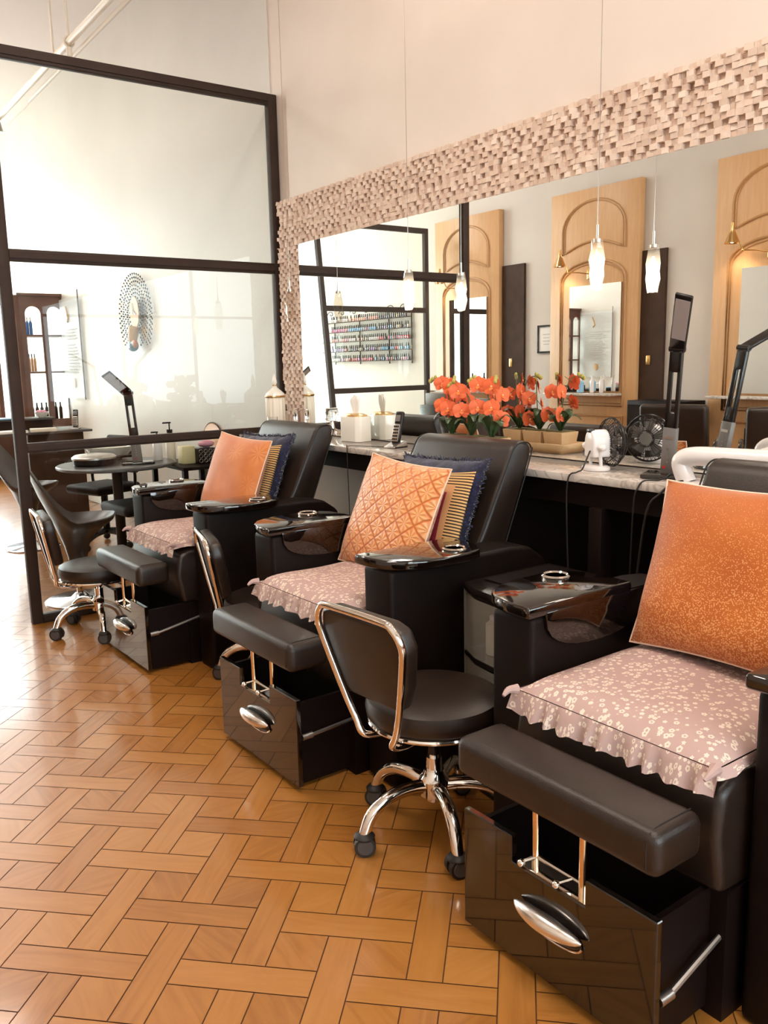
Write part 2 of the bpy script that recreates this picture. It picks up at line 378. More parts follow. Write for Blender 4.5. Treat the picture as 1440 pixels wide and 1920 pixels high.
# ------------------------------------------------------------------ room shell
XR, XM, XL = 2.77, 2.707, -1.586      # right wall, mirror plane, left wall
YP, YB, YF, ZC = 4.883, 13.0, -2.6, 4.3
def struct(o): o['kind'] = 'structure'; return o
def floor():
    mb = MB(); mb.mi = 1
    mb.box(((XR+XL)/2, (YF+YB)/2, -0.05), (XR-XL+0.4, YB-YF+0.6, 0.096))
    bm = mb.bm; uvl = bm.loops.layers.uv.new('UVMap'); tint = bm.loops.layers.float_color.new('tint')
    R2 = math.sqrt(2); g = 0.0016; W = 0.084
    def tile(u0, u1, v0, v1, mode):
        c = [(u0+g, v0+g), (u1-g, v0+g), (u1-g, v1-g), (u0+g, v1-g)]
        P = [((u+v)/R2, (u-v)/R2) for u, v in c]
        if max(p[0] for p in P) < XL or min(p[0] for p in P) > XR or max(p[1] for p in P) < YF or min(p[1] for p in P) > YB: return
        P = [(min(max(x, XL), XR), min(max(y, YF), YB)) for x, y in P]
        try: f = bm.faces.new([bm.verts.new((x, y, 0)) for x, y in P][::-1])
        except ValueError: return
        f.material_index = 0; tv = random.random(); o1, o2 = random.random()*50, random.random()*50
        cen = ((u0+u1)/2, (v0+v1)/2); a = random.uniform(0.6, 1.0)*random.choice((-1, 1)) if mode == 2 else random.uniform(-.05, .05)
        for lp, (u, v) in zip(f.loops, c[::-1]):
            du, dv = u-cen[0], v-cen[1]
            if mode == 1: du, dv = dv, du
            ca, sa = math.cos(a), math.sin(a)
            lp[uvl].uv = (o1+du*ca-dv*sa, o2+du*sa+dv*ca); lp[tint] = (tv, tv, tv, 1)
    for i in range(-70, 71):
        for j in range(-70, 71):
            ou = 0.21*(i-j); ov = 0.21*(i+j)
            x, y = (ou+ov+0.65)/R2, (ou-ov+3.1)/R2
            if x < XL-0.6 or x > XR+0.6 or y < YF-0.6 or y > YB+0.6: continue
            u, v = 1.929+ou, -1.2997+ov
            tile(u, u+0.336, v, v+W, 0)
            tile(u+0.126, u+0.126+W, v+W, v+W+0.336, 1)
            tile(u, u+0.126, v+W, v+W+0.126, 2)
            tile(u+0.21, u+0.336, v+W, v+W+0.126, 2)
    o = mb.build('floor', [M['floor'], M['grout']], recalc=False); struct(o)
floor()
struct(MB().box(((XR+XL)/2, (YF+YB)/2, ZC+0.05), (XR-XL+0.4, YB-YF+0.4, 0.1)).build('ceiling', M['ceil']))
struct(MB().box((XR+0.1, (YF+YP)/2-0.1, ZC/2), (0.2, YP-YF-0.2, ZC)).box((XR+0.1, (YP-0.2+YB)/2, ZC/2), (0.2, YB-YP+0.2, ZC)).build('wall_right', M['wall']))
# painted panel over the mirror, ending short of the partition
struct(MB().box((XR-0.012, (YF+4.71)/2, 3.33), (0.024, 4.71-YF, 1.9)).build('trim_1', M['wall']))
struct(MB().box((XL-0.1, (YF+YB)/2, ZC/2), (0.2, YB-YF, ZC)).build('wall_left', M['wall_left']))
# back wall with storefront opening
mb = MB(); y = YB+0.1
mb.box((XL+0.15, y, ZC/2), (0.3, 0.2, ZC)); mb.box((XR-0.01, y, ZC/2), (0.04, 0.2, ZC)); mb.box(((XL+XR)/2, y, 0.1), (XR-XL, 0.2, 0.2)); mb.box(((XL+XR)/2, y, ZC-0.3), (XR-XL, 0.2, 0.6))
struct(mb.build('wall_back', M['wall_back']))
# front wall behind the camera with an added, unseen shop window opening for the fill
mb = MB(); y = YF-0.1
mb.box((XL+0.2, y, ZC/2), (0.4, 0.2, ZC)); mb.box((XR-0.3, y, ZC/2), (0.6, 0.2, ZC)); mb.box(((XL+XR)/2, y, 0.4), (XR-XL, 0.2, 0.8)); mb.box(((XL+XR)/2, y, ZC-0.4), (XR-XL, 0.2, 0.8))
struct(mb.build('wall_front', M['wall_left']))
def window(name, x0, x1, z0, z1, y, nx, nz, t=0.035, split=None):
    o = empty(name, ((x0+x1)/2, y, z0)); o['kind'] = 'structure'; cx = (x0+x1)/2
    mb = MB()
    for i in range(nx+1): mb.box((x0+(x1-x0)*i/nx-cx, 0, (z1-z0)/2), (t, 0.05, z1-z0))
    for k in (split or [(j)/nz for j in range(nz+1)]): mb.box((0, 0, (z1-z0)*k), (x1-x0, 0.05, t))
    mb.build('window_frame', M['steel'] if name == 'window_2' else M['whiteplastic'], o)
    MB().box((0, 0, (z1-z0)/2), (x1-x0, 0.006, z1-z0)).build('window_pane', M['pane'], o)
window('window_1', XL+0.3, XR-0.03, 0.2, ZC-0.6, YB+0.1, 5, 5, 0.03)
window('window_2', XL+0.4, XR-0.6, 0.8, ZC-0.8, YF-0.1, 3, 2)
struct(MB().box((XR-0.008, (YP+0.1+YB)/2, 0.06), (0.016, YB-YP-0.1, 0.12)).build('baseboard_right', M['wall_back']))
struct(MB().box((XL+0.008, (YF+YB)/2, 0.06), (0.016, YB-YF, 0.12)).build('baseboard_left', M['wall_left']))
# far part of the right wall, thin sheet in the far wall colour (from the partition on)
struct(MB().box((XR-0.003, (YP+YB)/2+0.02, ZC/2), (0.006, YB-YP-0.06, ZC-0.02)).build('trim_2', M['wall_back']))

# split-face stone border around the mirror
def stoneband():
    mb = MB(); bm = mb.bm; tint = bm.loops.layers.float_color.new('tint')
    def block(y0, y1, z0, z1, par=0):
        d = (0.022 if par else random.choice((0.004, 0.008, 0.018)))+random.uniform(-0.003, 0.004); x0 = XM+0.020-d; x1 = XR
        tv = random.random()*0.6+d*14
        e = lambda: random.uniform(-0.0035, 0.0035)
        F = [bm.verts.new((x0+e(), a, b)) for a, b in ((y0, z0), (y1, z0), (y1, z1), (y0, z1))]
        B = [bm.verts.new((x1, a, b)) for a, b in ((y0, z0), (y1, z0), (y1, z1), (y0, z1))]
        fs = [bm.faces.new(F)]
        for i in range(4): fs.append(bm.faces.new((F[i], F[(i+1) % 4], B[(i+1) % 4], B[i])))
        for f in fs:
            for lp in f.loops: lp[tint] = (min(tv, 1),)*3+(1,)
    h = 0.0212; z = 2.114; row = 0
    while z < 2.385:
        y = -1.2+(row % 4)*0.009+random.random()*0.004; k = row
        while y < 4.80:
            L = random.choice((0.027, 0.029, 0.031)); k += 1
            block(y, min(y+L, 4.81)-0.0006, z, z+h-0.0006+random.uniform(-0.0006, 0.0008), k % 2); y += L
        z += h; row += 1
    z = 0.985
    while z < 2.112:
        y = 4.565; k = row; row += 1
        while y < 4.80:
            L = random.choice((0.027, 0.029, 0.031)); k += 1; block(y, min(y+L, 4.81)-0.0006, z, min(z+h, 2.114)-0.0006, k % 2); y += L
        z += h
    struct(mb.build('trim_3', M['stone'], ang=20))
stoneband()
# big mirror
t = empty('wall_mirror', (XM, 1.6, 0.985), 0, 'long frameless wall mirror above the marble counter, bordered by stone mosaic', 'mirror')
MB().box((0.012, 0.16, 0.564), (0.024, 5.6+0.0, 1.128)).build('mirror_glass', M['mirror'], t)
for ch in t.children: ch.location.y = 4.565-1.6-0.16-2.8
# ------------------------------------------------------------------ partition
def partition():
    x0, x1, y = 1.075, 2.765, YP; w_ = 0.058
    t = empty('glass_partition', (x0, y, 0), 0, 'tall glazed room divider with black steel frame standing beside the mirror wall', 'partition')
    H = 3.03
    for cx in (w_/2, x1-x0-w_/2):
        MB().box((cx, 0, H/2), (w_, 0.05, H), bev=0.003).build('post', M['steel'], t)
    for z, h in ((0.024, 0.048), (0.985, 0.052), (2.0, 0.062), (3.0, 0.062)):
        MB().box(((x1-x0)/2, 0, z), (x1-x0-2*w_, 0.046, h), bev=0.003).box(((x1-x0)/2, -0.027, z), (x1-x0-2*w_, 0.008, h*0.5)).build('rail', M['steel'], t)
    for a, b in ((0.05, 0.957), (1.013, 1.967), (2.033, 2.967)):
        MB().box(((x1-x0)/2, 0, (a+b)/2), (x1-x0-2*w_, 0.006, b-a)).build('glass_pane', M['pane'], t)
partition()

# ------------------------------------------------------------------ counter
def counter():
    t = empty('manicure_counter', (2.39, 1.9, 0), 0, 'long narrow marble topped black counter under the wall mirror', 'counter')
    y0, y1 = -1.0, 4.84; c = (y0+y1)/2-1.9; L = y1-y0
    MB().box((0.158, c, 0.965), (0.318, L, 0.03), bev=0.004).build('marble_top', M['marble'], t)
    MB().box((0.19, c, 0.905), (0.30, L-0.02, 0.09)).build('apron', M['blackwood'], t)
    for yy in (4.60, 3.35, 2.02, 0.6, -0.8):
        MB().box((0.05, yy-1.9, 0.43), (0.06, 0.06, 0.86), bev=0.003).build('leg', M['blackwood'], t)
    MB().box((0.365, c-0.75, 0.43), (0.02, L-1.6, 0.86)).build('back_panel', M['blackwood'], t)
counter()

# ------------------------------------------------------------------ pillows and cushions
def pillow(name, w_, h_, t_, mat, loc, rot, piping=None, parent=None, fuzzy=0.0, N=26, sag=0.03):
    """upright square pillow: local x = thickness, y = width, z = height"""
    bm = bmesh.new(); uvl = bm.loops.layers.uv.new('UVMap'); grid = {}
    for side in (-1, 1):
        for i in range(N+1):
            for j in range(N+1):
                if side == 1 and (i in (0, N) or j in (0, N)): grid[side, i, j] = grid[-1, i, j]; continue
                u = -1+2*i/N; v = -1+2*j/N
                th = t_*0.5*((1-abs(u)**3.0)*(1-abs(v)**3.0))**0.55
                th *= 1+0.05*math.sin(3*u+2*v)+0.04*math.sin(5*v-2*u)
                pin = 1-sag*2*(1-abs(v)**2)*abs(u)**3; pin2 = 1-sag*2*(1-abs(u)**2)*abs(v)**3
                f = fuzzy*random.uniform(-1, 1)
                grid[side, i, j] = bm.verts.new((side*(th+f), u*w_/2*pin+f, v*h_/2*pin2+f))
    for side in (-1, 1):
        for i in range(N):
            for j in range(N):
                q = [(i, j), (i+1, j), (i+1, j+1), (i, j+1)]
                if side == -1: q = q[::-1]
                f = bm.faces.new([grid[side, a, b] for a, b in q])
                for lp, (a, b) in zip(f.loops, q): lp[uvl].uv = (a/N, b/N)
    mb = MB(); mb.bm.free(); mb.bm = bm
    edge = [grid[-1, i, 0].co.copy() for i in range(N+1)]+[grid[-1, N, j].co.copy() for j in range(1, N+1)]+[grid[-1, i, N].co.copy() for i in range(N-1, -1, -1)]+[grid[-1, 0, j].co.copy() for j in range(N-1, 0, -1)]
    if piping:
        e = empty(name, loc); e.rotation_euler = rot
        mb.build('cover', mat, e, recalc=False)
        MB().tube(edge, 0.0032, n=6, closed=True).build('piping', piping, e)
        return e
    o = mb.build(name, mat, None, recalc=False); o.location = loc; o.rotation_euler = rot
    if fuzzy:
        o.name = name+'_body'; e = empty(name, loc); e.rotation_euler = rot; o.parent = e; o.location = (0, 0, 0); o.rotation_euler = (0, 0, 0); o.name = 'cover'
        fr = MB()
        for p in smooth(edge, 2, True):
            for k in range(3):
                d = Vector((random.uniform(-.5, .5), p.y, p.z)).normalized()*random.uniform(0.006, 0.016)+Vector((random.uniform(-.008, .008),)*3)
                fr.tube([p, p+d*0.6, p+d], [0.0035, 0.0015], n=4)
        fr.build('knotted_edge', mat, e)
        return e
    return o
def seat_cushion(loc, rz, w_=0.55, d_=0.55, label='', seed=1):
    random.seed(seed)
    e = empty('floral_cushion', loc, rz, label, 'cushion', None); N = 24
    bm = bmesh.new(); uvl = bm.loops.layers.uv.new('UVMap'); g = {}
    for s in (-1, 1):
        for i in range(N+1):
            for j in range(N+1):
                if s == 1 and (i in (0, N) or j in (0, N)): g[s, i, j] = g[-1, i, j]; continue
                u = -1+2*i/N; v = -1+2*j/N
                th = 0.036*((1-abs(u)**5)*(1-abs(v)**5))**0.5*(1+0.14*math.sin(4*u+seed)*math.sin(3.3*v+seed))
                g[s, i, j] = bm.verts.new((u*d_/2, v*w_/2, 0.028+(th if s == 1 else -min(th, 0.024))))
    for s in (-1, 1):
        for i in range(N):
            for j in range(N):
                q = [(i, j), (i+1, j), (i+1, j+1), (i, j+1)]
                if s == -1: q = q[::-1]
                f = bm.faces.new([g[s, a, b] for a, b in q])
                for lp, (a, b) in zip(f.loops, q): lp[uvl].uv = (a/N, b/N)
    mb = MB(); mb.bm.free(); mb.bm = bm; mb.build('pad', M['floral'], e, recalc=False)
    # ruffle along the front (-x) and the sides
    bm = bmesh.new(); uvl = bm.loops.layers.uv.new('UVMap'); K = 150; rows = []
    for k in range(K+1):
        s = k/K*3
        if s < 0.7: p = Vector((d_/2-(s/0.7)*d_, w_/2, 0)); n = Vector((0, 1, 0))
        elif s < 2.3: p = Vector((-d_/2, w_/2-(s-0.7)/1.6*w_, 0)); n = Vector((-1, 0, 0))
        else: p = Vector((-d_/2+(s-2.3)/0.7*d_, -w_/2, 0)); n = Vector((0, -1, 0))
        if abs(s-0.7) < 0.03: n = Vector((-1, 1, 0)).normalized()
        if abs(s-2.3) < 0.03: n = Vector((-1, -1, 0)).normalized()
        wv = math.sin(k*0.75+math.sin(k*0.31+seed)*1.6); row = []
        drop = 0.055 if 0.7 <= s <= 2.3 else 0.016
        for r in range(5):
            a = r/4
            ex = 0.004+(0.020 if 0.7 <= s <= 2.3 else 0.012)*a+0.010*wv*a
            row.append(bm.verts.new(p+n*ex+Vector((0, 0, 0.028-drop*a**1.3+0.004*a*math.cos(k*0.9)))))
        rows.append(row)
    for k in range(K):
        for r in range(4):
            f = bm.faces.new((rows[k][r], rows[k+1][r], rows[k+1][r+1], rows[k][r+1]))
            for lp, (a, b) in zip(f.loops, ((k, r), (k+1, r), (k+1, r+1), (k, r+1))): lp[uvl].uv = (a/K*3, b/4*0.1)
    mb = MB(); mb.bm.free(); mb.bm = bm; mb.build('ruffle', M['floral'], e)
    for k in (-1, 1):
        MB().tube([(-0.002-d_/2, k*w_/2, 0.028), (-0.026-d_/2, k*(w_/2+0.006), 0.03), (-0.046-d_/2, k*(w_/2+0.004), 0.020)], [0.014, 0.004], n=8, sub=4).build('corner_tie', M['floral'], e)
    return e

# ------------------------------------------------------------------ pedicure chair  (faces -x, origin at drawer front on the floor)
def soft(mb, c, d, bev, rot=None, seg=5): mb.box(c, d, rot, bev, seg)
def chair(loc, rz, label, dy=0.0, strut=(0.19, 0.205), back_rz=0.0):
    t = empty('pedicure_chair', loc, rz, label, 'pedicure chair', 'black pedicure chairs along the counter')
    # foot drawer
    fr = MB().prism([(-.278, .02), (.278, .02), (.278, .325), (.115, .325), (.115, .262), (-.10, .262), (-.10, .325), (-.278, .325)], 'x', 0, 0.018, 0.002, 1, Matrix.Translation((0, dy, 0)))
    d = fr.build('foot_drawer', M['lacquer'], t, 30)
    MB().box((0.30, dy, 0.03), (0.56, 0.50, 0.03)).box((0.30, dy-0.245, 0.16), (0.56, 0.014, 0.28)).box((0.30, dy+0.245, 0.16), (0.56, 0.014, 0.28)).box((0.55, dy, 0.16), (0.014, 0.49, 0.28)).build('drawer_tray', M['blackwood'], d)
    # oval handle
    h = MB(); K = 18; h.tube([(-0.012-0.012*(1-(i/K*2-1)**2), dy-0.005+0.098*(i/K*2-1), 0.182) for i in range(K+1)], [0.0215*max(0.02, 1-abs(i/K*2-1)**2.0)**0.55 for i in range(K+1)], n=16)
    h.build('handle', M['satin'], d)
    MB().ball((-0.003, dy-0.005, 0.166), 0.092, 20, (0.10, 1.0, 0.30)).build('handle_recess', M['blackplastic'], d); MB().tube([(-0.004, dy-0.005+0.093*math.cos(a), 0.164+0.028*math.sin(a)) for a in [PI+PI*k/16 for k in range(17)]], 0.003, n=8).build('handle_rim', M['chrome'], d)
    # leg rest on two tubes
    lr = MB(); soft(lr, (0.055, dy, 0.468), (0.155, 0.575, 0.098), 0.026); o = lr.build('leg_rest', M['leather'], t, 60)
    MB().tube([(0.118, dy-0.262, 0.5172), (0.006, dy-0.262, 0.5172), (-0.012, dy-0.262, 0.511), (-0.0215, dy-0.262, 0.494), (-0.0227, dy-0.262, 0.44)], 0.0016, n=6).build('seam', M['seam'], o)
    for s in (-0.065, 0.072):
        MB().tube([(0.035, dy+s, 0.262), (0.035, dy+s, 0.425)], 0.0095, n=12).build('support_tube', M['goldchrome'], o)
    mb = MB(); mb.tube([(0.035, dy-0.065, 0.285), (0.035, dy+0.072, 0.285)], 0.006, n=8)
    for s in (-0.02, 0.085):
        mb.tube([(0.035, dy+s-0.02, 0.285), (0.005, dy+s, 0.275)], 0.004, n=6); mb.ball((0.001, dy+s, 0.273), 0.0095, 10)
    mb.box((0.03, dy, 0.262), (0.05, 0.20, 0.006)); mb.build('hinge_bracket', M['chrome'], o)
    for s in (1, -1):
        MB().tube([(0.022, dy-s*0.272, strut[0]), (0.06, dy-s*0.274, strut[0]+0.002)], 0.011, n=10).tube([(0.05, dy-s*0.274, strut[0]), (0.27, dy-s*0.276, strut[1])], 0.0065, n=8).build('gas_strut', M['silver'], d)
    # base
    MB().prism([(0.22, 0.0), (1.0, 0.0), (1.0, 0.30), (0.22, 0.30)], 'y', -0.29, 0.29).build('base', M['blackwood'], t)
    sb = MB(); sb.prism([(0.20, 0.30), (0.78, 0.26), (0.78, 0.55), (0.24, 0.555), (0.19, 0.53), (0.175, 0.44)], 'y', -0.288, 0.288, 0.022, 4)
    so = sb.build('seat', M['leather'], t, 60)
    # backrest, reclined
    prof = [(0.66, 0.50), (0.76, 0.47), (0.90, 0.60), (1.075, 1.03), (1.078, 1.075), (1.052, 1.098), (1.01, 1.098), (0.975, 1.078), (0.945, 1.02), (0.83, 0.78)]
    bk = MB(); bk.prism(prof, 'y', -0.288, 0.288, 0.018, 4)
    bo = bk.build('backrest', M['leather'], t, 60)
    for s in (-1, 1):
        MB().tube([(x, s*0.291, z) for x, z in [(0.70, 0.56), (0.835, 0.80), (0.952, 1.02), (0.982, 1.072), (1.012, 1.090), (1.050, 1.090), (1.07, 1.07), (1.066, 1.03), (0.93, 0.70)]], 0.0028, n=6, sub=4).build('seam', M['seam'], bo)
    # arms
    for s in (1, -1):
        arm = MB()
        arm.prism([(0.260, 0.0), (0.260, 0.745), (0.80, 0.745), (0.90, 0.735), (0.98, 0.68), (1.02, 0.58), (1.03, 0.0)], 'y', s*0.305, s*0.455, 0.018, 4)
        a = arm.build('armrest', M['leather_flat'], t, 60)
        poly = [(0.235, 0.292), (0.238, 0.37), (0.250, 0.43), (0.285, 0.480), (0.35, 0.515), (0.43, 0.530), (0.53, 0.530), (0.60, 0.51), (0.64, 0.46), (0.652, 0.38), (0.650, 0.292)]
        poly = [(x, s*yy) for x, yy in poly]
        tr = MB().prism(poly, 'z', 0.747, 0.780, 0.008, 3).build('side_tray', M['lacquer'], a, 30)
        MB().lathe([(0.030, 0), (0.040, 0.0), (0.042, 0.006), (0.036, 0.010), (0.031, 0.006), (0.030, -0.03)], (0.525, s*0.465, 0.780), 28).build('cup_ring', M['chrome'], tr)
        # glossy half round apron on the inner side
        ap = [(0.30, 0.757)]+[(0.30+0.42*(0.5-0.5*math.cos(PI*k/14)), 0.757-0.115*math.sin(PI*k/14)**0.6) for k in range(1, 14)]+[(0.72, 0.757)]
        MB().prism(ap, 'y', s*0.290, s*0.306, 0.003, 2).build('tray_apron', M['lacquer'], a, 30)
    return t
C1 = (1.29, 3.985, 0); C2 = (1.28, 2.567, 0); C3 = (1.27, 1.17, 0)
R1, R2_, R3 = math.radians(1), math.radians(0.7), math.radians(0.5)
chair(C1, R1, 'black leather pedicure chair farthest from the viewer, next to the glass partition', -0.03, (0.19, 0.23))
chair(C2, R2_, 'black leather pedicure chair in the middle, holding the pleated orange pillow', 0.0)
chair(C3, R3, 'black leather pedicure chair nearest the viewer, cut by the right edge', 0.0, (0.14, 0.21))
def loc(C, r, p):
    c, s = math.cos(r), math.sin(r); return (C[0]+p[0]*c-p[1]*s, C[1]+p[0]*s+p[1]*c, C[2]+p[2])
TILT = math.radians(20)
# seat cushions
seat_cushion(loc(C1, R1, (0.455, 0.0, 0.558)), R1, label='pink floral ruffled cushion on the farthest pedicure chair seat', seed=1)
seat_cushion(loc(C2, R2_, (0.455, 0.0, 0.558)), R2_, label='pink floral ruffled cushion on the middle pedicure chair seat', seed=2)
seat_cushion(loc(C3, R3, (0.455, 0.0, 0.558)), R3, label='pink floral ruffled cushion on the nearest pedicure chair seat', seed=3)
# pillows
def rotx(tilt, rz=0, roll=0): return (Euler((0, 0, rz)).to_matrix() @ Euler((0, tilt, 0)).to_matrix() @ Euler((roll, 0, 0)).to_matrix()).to_euler()
P = [
 ('orange_pillow', C2, R2_, 0.50, 0.46, 0.13, M['pleated'], (0.635, 0.025, 0.812), 22, 0, 3, M['piping'], 0, 'orange throw pillow with pleated diamond star pattern on the middle chair'),
 ('patchwork_pillow', C2, R2_, 0.42, 0.40, 0.08, M['patch'], (0.745, -0.055, 0.800), 21, 0, -3, None, 0, 'woven red and gold patchwork pillow behind the pleated orange pillow, middle chair'),
 ('navy_pillow', C2, R2_, 0.50, 0.46, 0.09, M['navy'], (0.798, -0.01, 0.815), 23, 0, -2, None, 0.003, 'fuzzy navy blue pillow leaning on the middle chair backrest'),
 ('orange_pillow', C1, R1, 0.50, 0.46, 0.13, M['velvet'], (0.640, 0.00, 0.825), 20, 4, 3, M['piping'], 0, 'orange velvet pillow with embossed flower bursts on the farthest chair'),
 ('patchwork_pillow', C1, R1, 0.42, 0.40, 0.08, M['patch'], (0.745, 0.015, 0.805), 21, 2, -2, None, 0, 'striped woven pillow edge showing behind the orange velvet pillow, farthest chair'),
 ('navy_pillow', C1, R1, 0.50, 0.46, 0.09, M['navy'], (0.798, 0.05, 0.825), 23, 2, -2, None, 0.003, 'fuzzy navy blue pillow leaning on the farthest chair backrest'),
 ('orange_pillow', C3, R3, 0.50, 0.46, 0.16, M['glitter'], (0.665, 0.00, 0.850), 20, 0, -1, M['piping'], 0, 'large orange pillow with glittery speckles on the nearest chair'),
 ('navy_pillow', C3, R3, 0.48, 0.44, 0.09, M['navy'], (0.790, 0.0, 0.815), 23, 0, -1, None, 0.003, 'fuzzy navy blue pillow behind the speckled orange pillow, nearest chair'),
]
for nm, C, r, w_, h_, t_, mt, p, tl, rz, rl, pp, fz, lab in P:
    tag(pillow(nm, w_, h_, t_, mt, loc(C, r, p), rotx(math.radians(tl), r+math.radians(rz), math.radians(rl)), pp, None, fz), lab, 'pillow')

# ------------------------------------------------------------------ stools (local: faces +x, backrest at -x)
def stool(STAR=0, dz=0.0):
    t = empty('rolling_stool', (0, 0, 0), 0)
    seat = MB().lathe([(0.02, 0.375), (0.185, 0.372), (0.198, 0.385), (0.202, 0.41), (0.196, 0.436), (0.17, 0.447), (0.09, 0.450), (0.01, 0.450)], (0, 0, 0), 48)
    so = seat.build('seat', M['leather'], t, 50)
    MB().tube([(0.19*math.cos(a), 0.19*math.sin(a), 0.368) for a in [2*PI*k/40 for k in range(40)]], 0.008, n=8, closed=True).build('seat_ring', M['chrome'], so)
    # backrest
    bp = MB(); pr = [(-0.108, 0.49), (0.108, 0.49), (0.150, 0.57), (0.180, 0.69), (0.165, 0.742), (0.12, 0.756), (-0.12, 0.756), (-0.165, 0.742), (-0.180, 0.69), (-0.150, 0.57)]
    Mt = Matrix.Translation((-0.222, 0, 0.47)) @ Euler((0, math.radians(-11), 0)).to_matrix().to_4x4() @ Matrix.Translation((0, 0, -0.47))
    bp.prism(pr, 'x', -0.005, 0.048, 0.016, 3, Mt); bo = bp.build('backrest', M['leather'], t, 60)
    loop = [(-0.062, 0.378), (-0.085, 0.42), (-0.118, 0.50), (-0.168, 0.66), (-0.176, 0.715), (-0.150, 0.757), (-0.11, 0.768), (0.11, 0.768), (0.150, 0.757), (0.176, 0.715), (0.168, 0.66), (0.118, 0.50), (0.085, 0.42), (0.062, 0.378)]
    pts = [Mt @ Vector((-0.012, a, b)) for a, b in loop]
    pts = [Vector((-0.04, 0.03, 0.366)), Vector((-0.15, 0.055, 0.362))]+pts+[Vector((-0.15, -0.055, 0.362)), Vector((-0.04, -0.03, 0.366))]
    pts = [Vector((p.x, -p.y, p.z)) if i < 2 or i > len(pts)-3 else p for i, p in enumerate(pts)]
    MB().tube(pts, 0.0105, n=10, sub=5).build('frame_tube', M['chrome'], bo)
    so.location.z = dz; bo.location.z = dz-0.018
    # column
    MB().cyl((0, 0, 0.10), (0, 0, 0.24), 0.024).cyl((0, 0, 0.24), (0, 0, 0.37+dz), 0.014).cyl((0, 0, 0.355+dz), (0, 0, 0.372+dz), 0.07).build('gas_column', M['chrome'], t)
    MB().cyl((0, 0, 0.25), (0, 0, 0.30+dz*0.5), 0.019).build('column_sleeve', M['blackplastic'], t)
    MB().tube([(0, 0, 0.345+dz), (0.08, -0.13, 0.345+dz), (0.10, -0.17, 0.34+dz)], 0.005, n=8).build('lever', M['chrome'], t)
    MB().lathe([(0.030, 0.115), (0.045, 0.12), (0.047, 0.17), (0.034, 0.185), (0.030, 0.20)], n=24).build('hub', M['chrome'], t)
    CA = (245, 215, 235, 250, 70)
    for k in range(5):
        a = math.radians(72*k+STAR); c, s = math.cos(a), math.sin(a)
        L = [(0.03, 0.150), (0.09, 0.158), (0.16, 0.150), (0.215, 0.115), (0.238, 0.07), (0.242, 0.058)]
        lg = MB().tube([(r*c, r*s, z) for r, z in L], [0.022, 0.016], n=10, sub=4).build('leg', M['chrome'], t)
        wh = MB(); P0 = Vector((0.242*c, 0.242*s, 0.032)); q = Vector((-s, c, 0))
        q = Vector((math.cos(math.radians(CA[k])), math.sin(math.radians(CA[k])), 0))
        for d in (-1, 1):
            wh.cyl(P0+q*d*0.006, P0+q*d*0.024, 0.032, 0.031, 22)
        w1 = wh.build('caster', M['rubber'], lg)
        for sg in (-1, 1): MB().cyl(P0+q*0.0243*sg, P0+q*0.0262*sg, 0.024, 0.022, 22).build('wheel_cap', M['grey_rubber'], lg)
        MB().lathe([(0.030, 0.018), (0.031, 0.024), (0.024, 0.032), (0.008, 0.036)], P0, 18).cyl(P0+Vector((0, 0, 0.02)), P0+Vector((0, 0, 0.045)), 0.007).build('caster_hood', M['rubber'], lg)
    return t
for lx, ly, rz_, st, dz_, lab in ((1.497, 1.845, 5, 25, 0.0, 'black swivel stool with chrome frame and casters between the nearest and middle chairs'),
                            (1.35, 4.51, -7, 46, -0.065, 'black rolling stool with chrome frame beside the bottom corner of the partition'),
                            (1.72, 3.265, -16, 10, -0.045, 'black rolling stool tucked between the farthest and middle pedicure chairs')):
    st_ = stool(st, dz_); st_.location = (lx, ly, 0); st_.rotation_euler = (0, 0, math.radians(rz_))
    tag(st_, lab, 'stool', 'chrome framed rolling stools')

# ------------------------------------------------------------------ plastic drawer tower
def drawers():
    t = empty('drawer_tower', (1.80, 1.865, 0), 0, 'black plastic drawer tower with frosted bowed drawers behind the nearest stool', 'storage drawers')
    def outline(a, o=0.0): return [(0.0+o, -a), (-0.035+o, -a*0.55), (-0.048+o, 0), (-0.035+o, a*0.55), (0.0+o, a)]
    top = outline(0.185)[::-1]+[(0.40, -0.185), (0.40, 0.185)]
    MB().prism(top, 'z', 0.655, 0.685, 0.006, 2).prism([(0.06, -0.15), (0.06, 0.15), (0.36, 0.15), (0.36, -0.15)], 'z', 0.684, 0.690).build('top', M['blackplastic'], t)
    for z in (0.0, 0.215, 0.435):
        MB().prism(outline(0.185)[::-1]+[(0.40, -0.185), (0.40, 0.185)], 'z', z, z+0.016, 0.003, 1).build('frame', M['blackplastic'], t)
    mb = MB()
    for yy in (-0.18, 0.18): mb.box((0.20, yy, 0.33), (0.40, 0.01, 0.66))
    mb.box((0.395, 0, 0.33), (0.01, 0.36, 0.66)); mb.build('side_frame', M['frost'], t)
    for z in (0.018, 0.233, 0.453):
        f = outline(0.172)[::-1]; f2 = [(x+0.004, y) for x, y in f[::-1]]
        MB().prism(f+f2, 'z', z, z+0.195).build('drawer_front', M['frost'], t)
MB_ = MB
drawers()
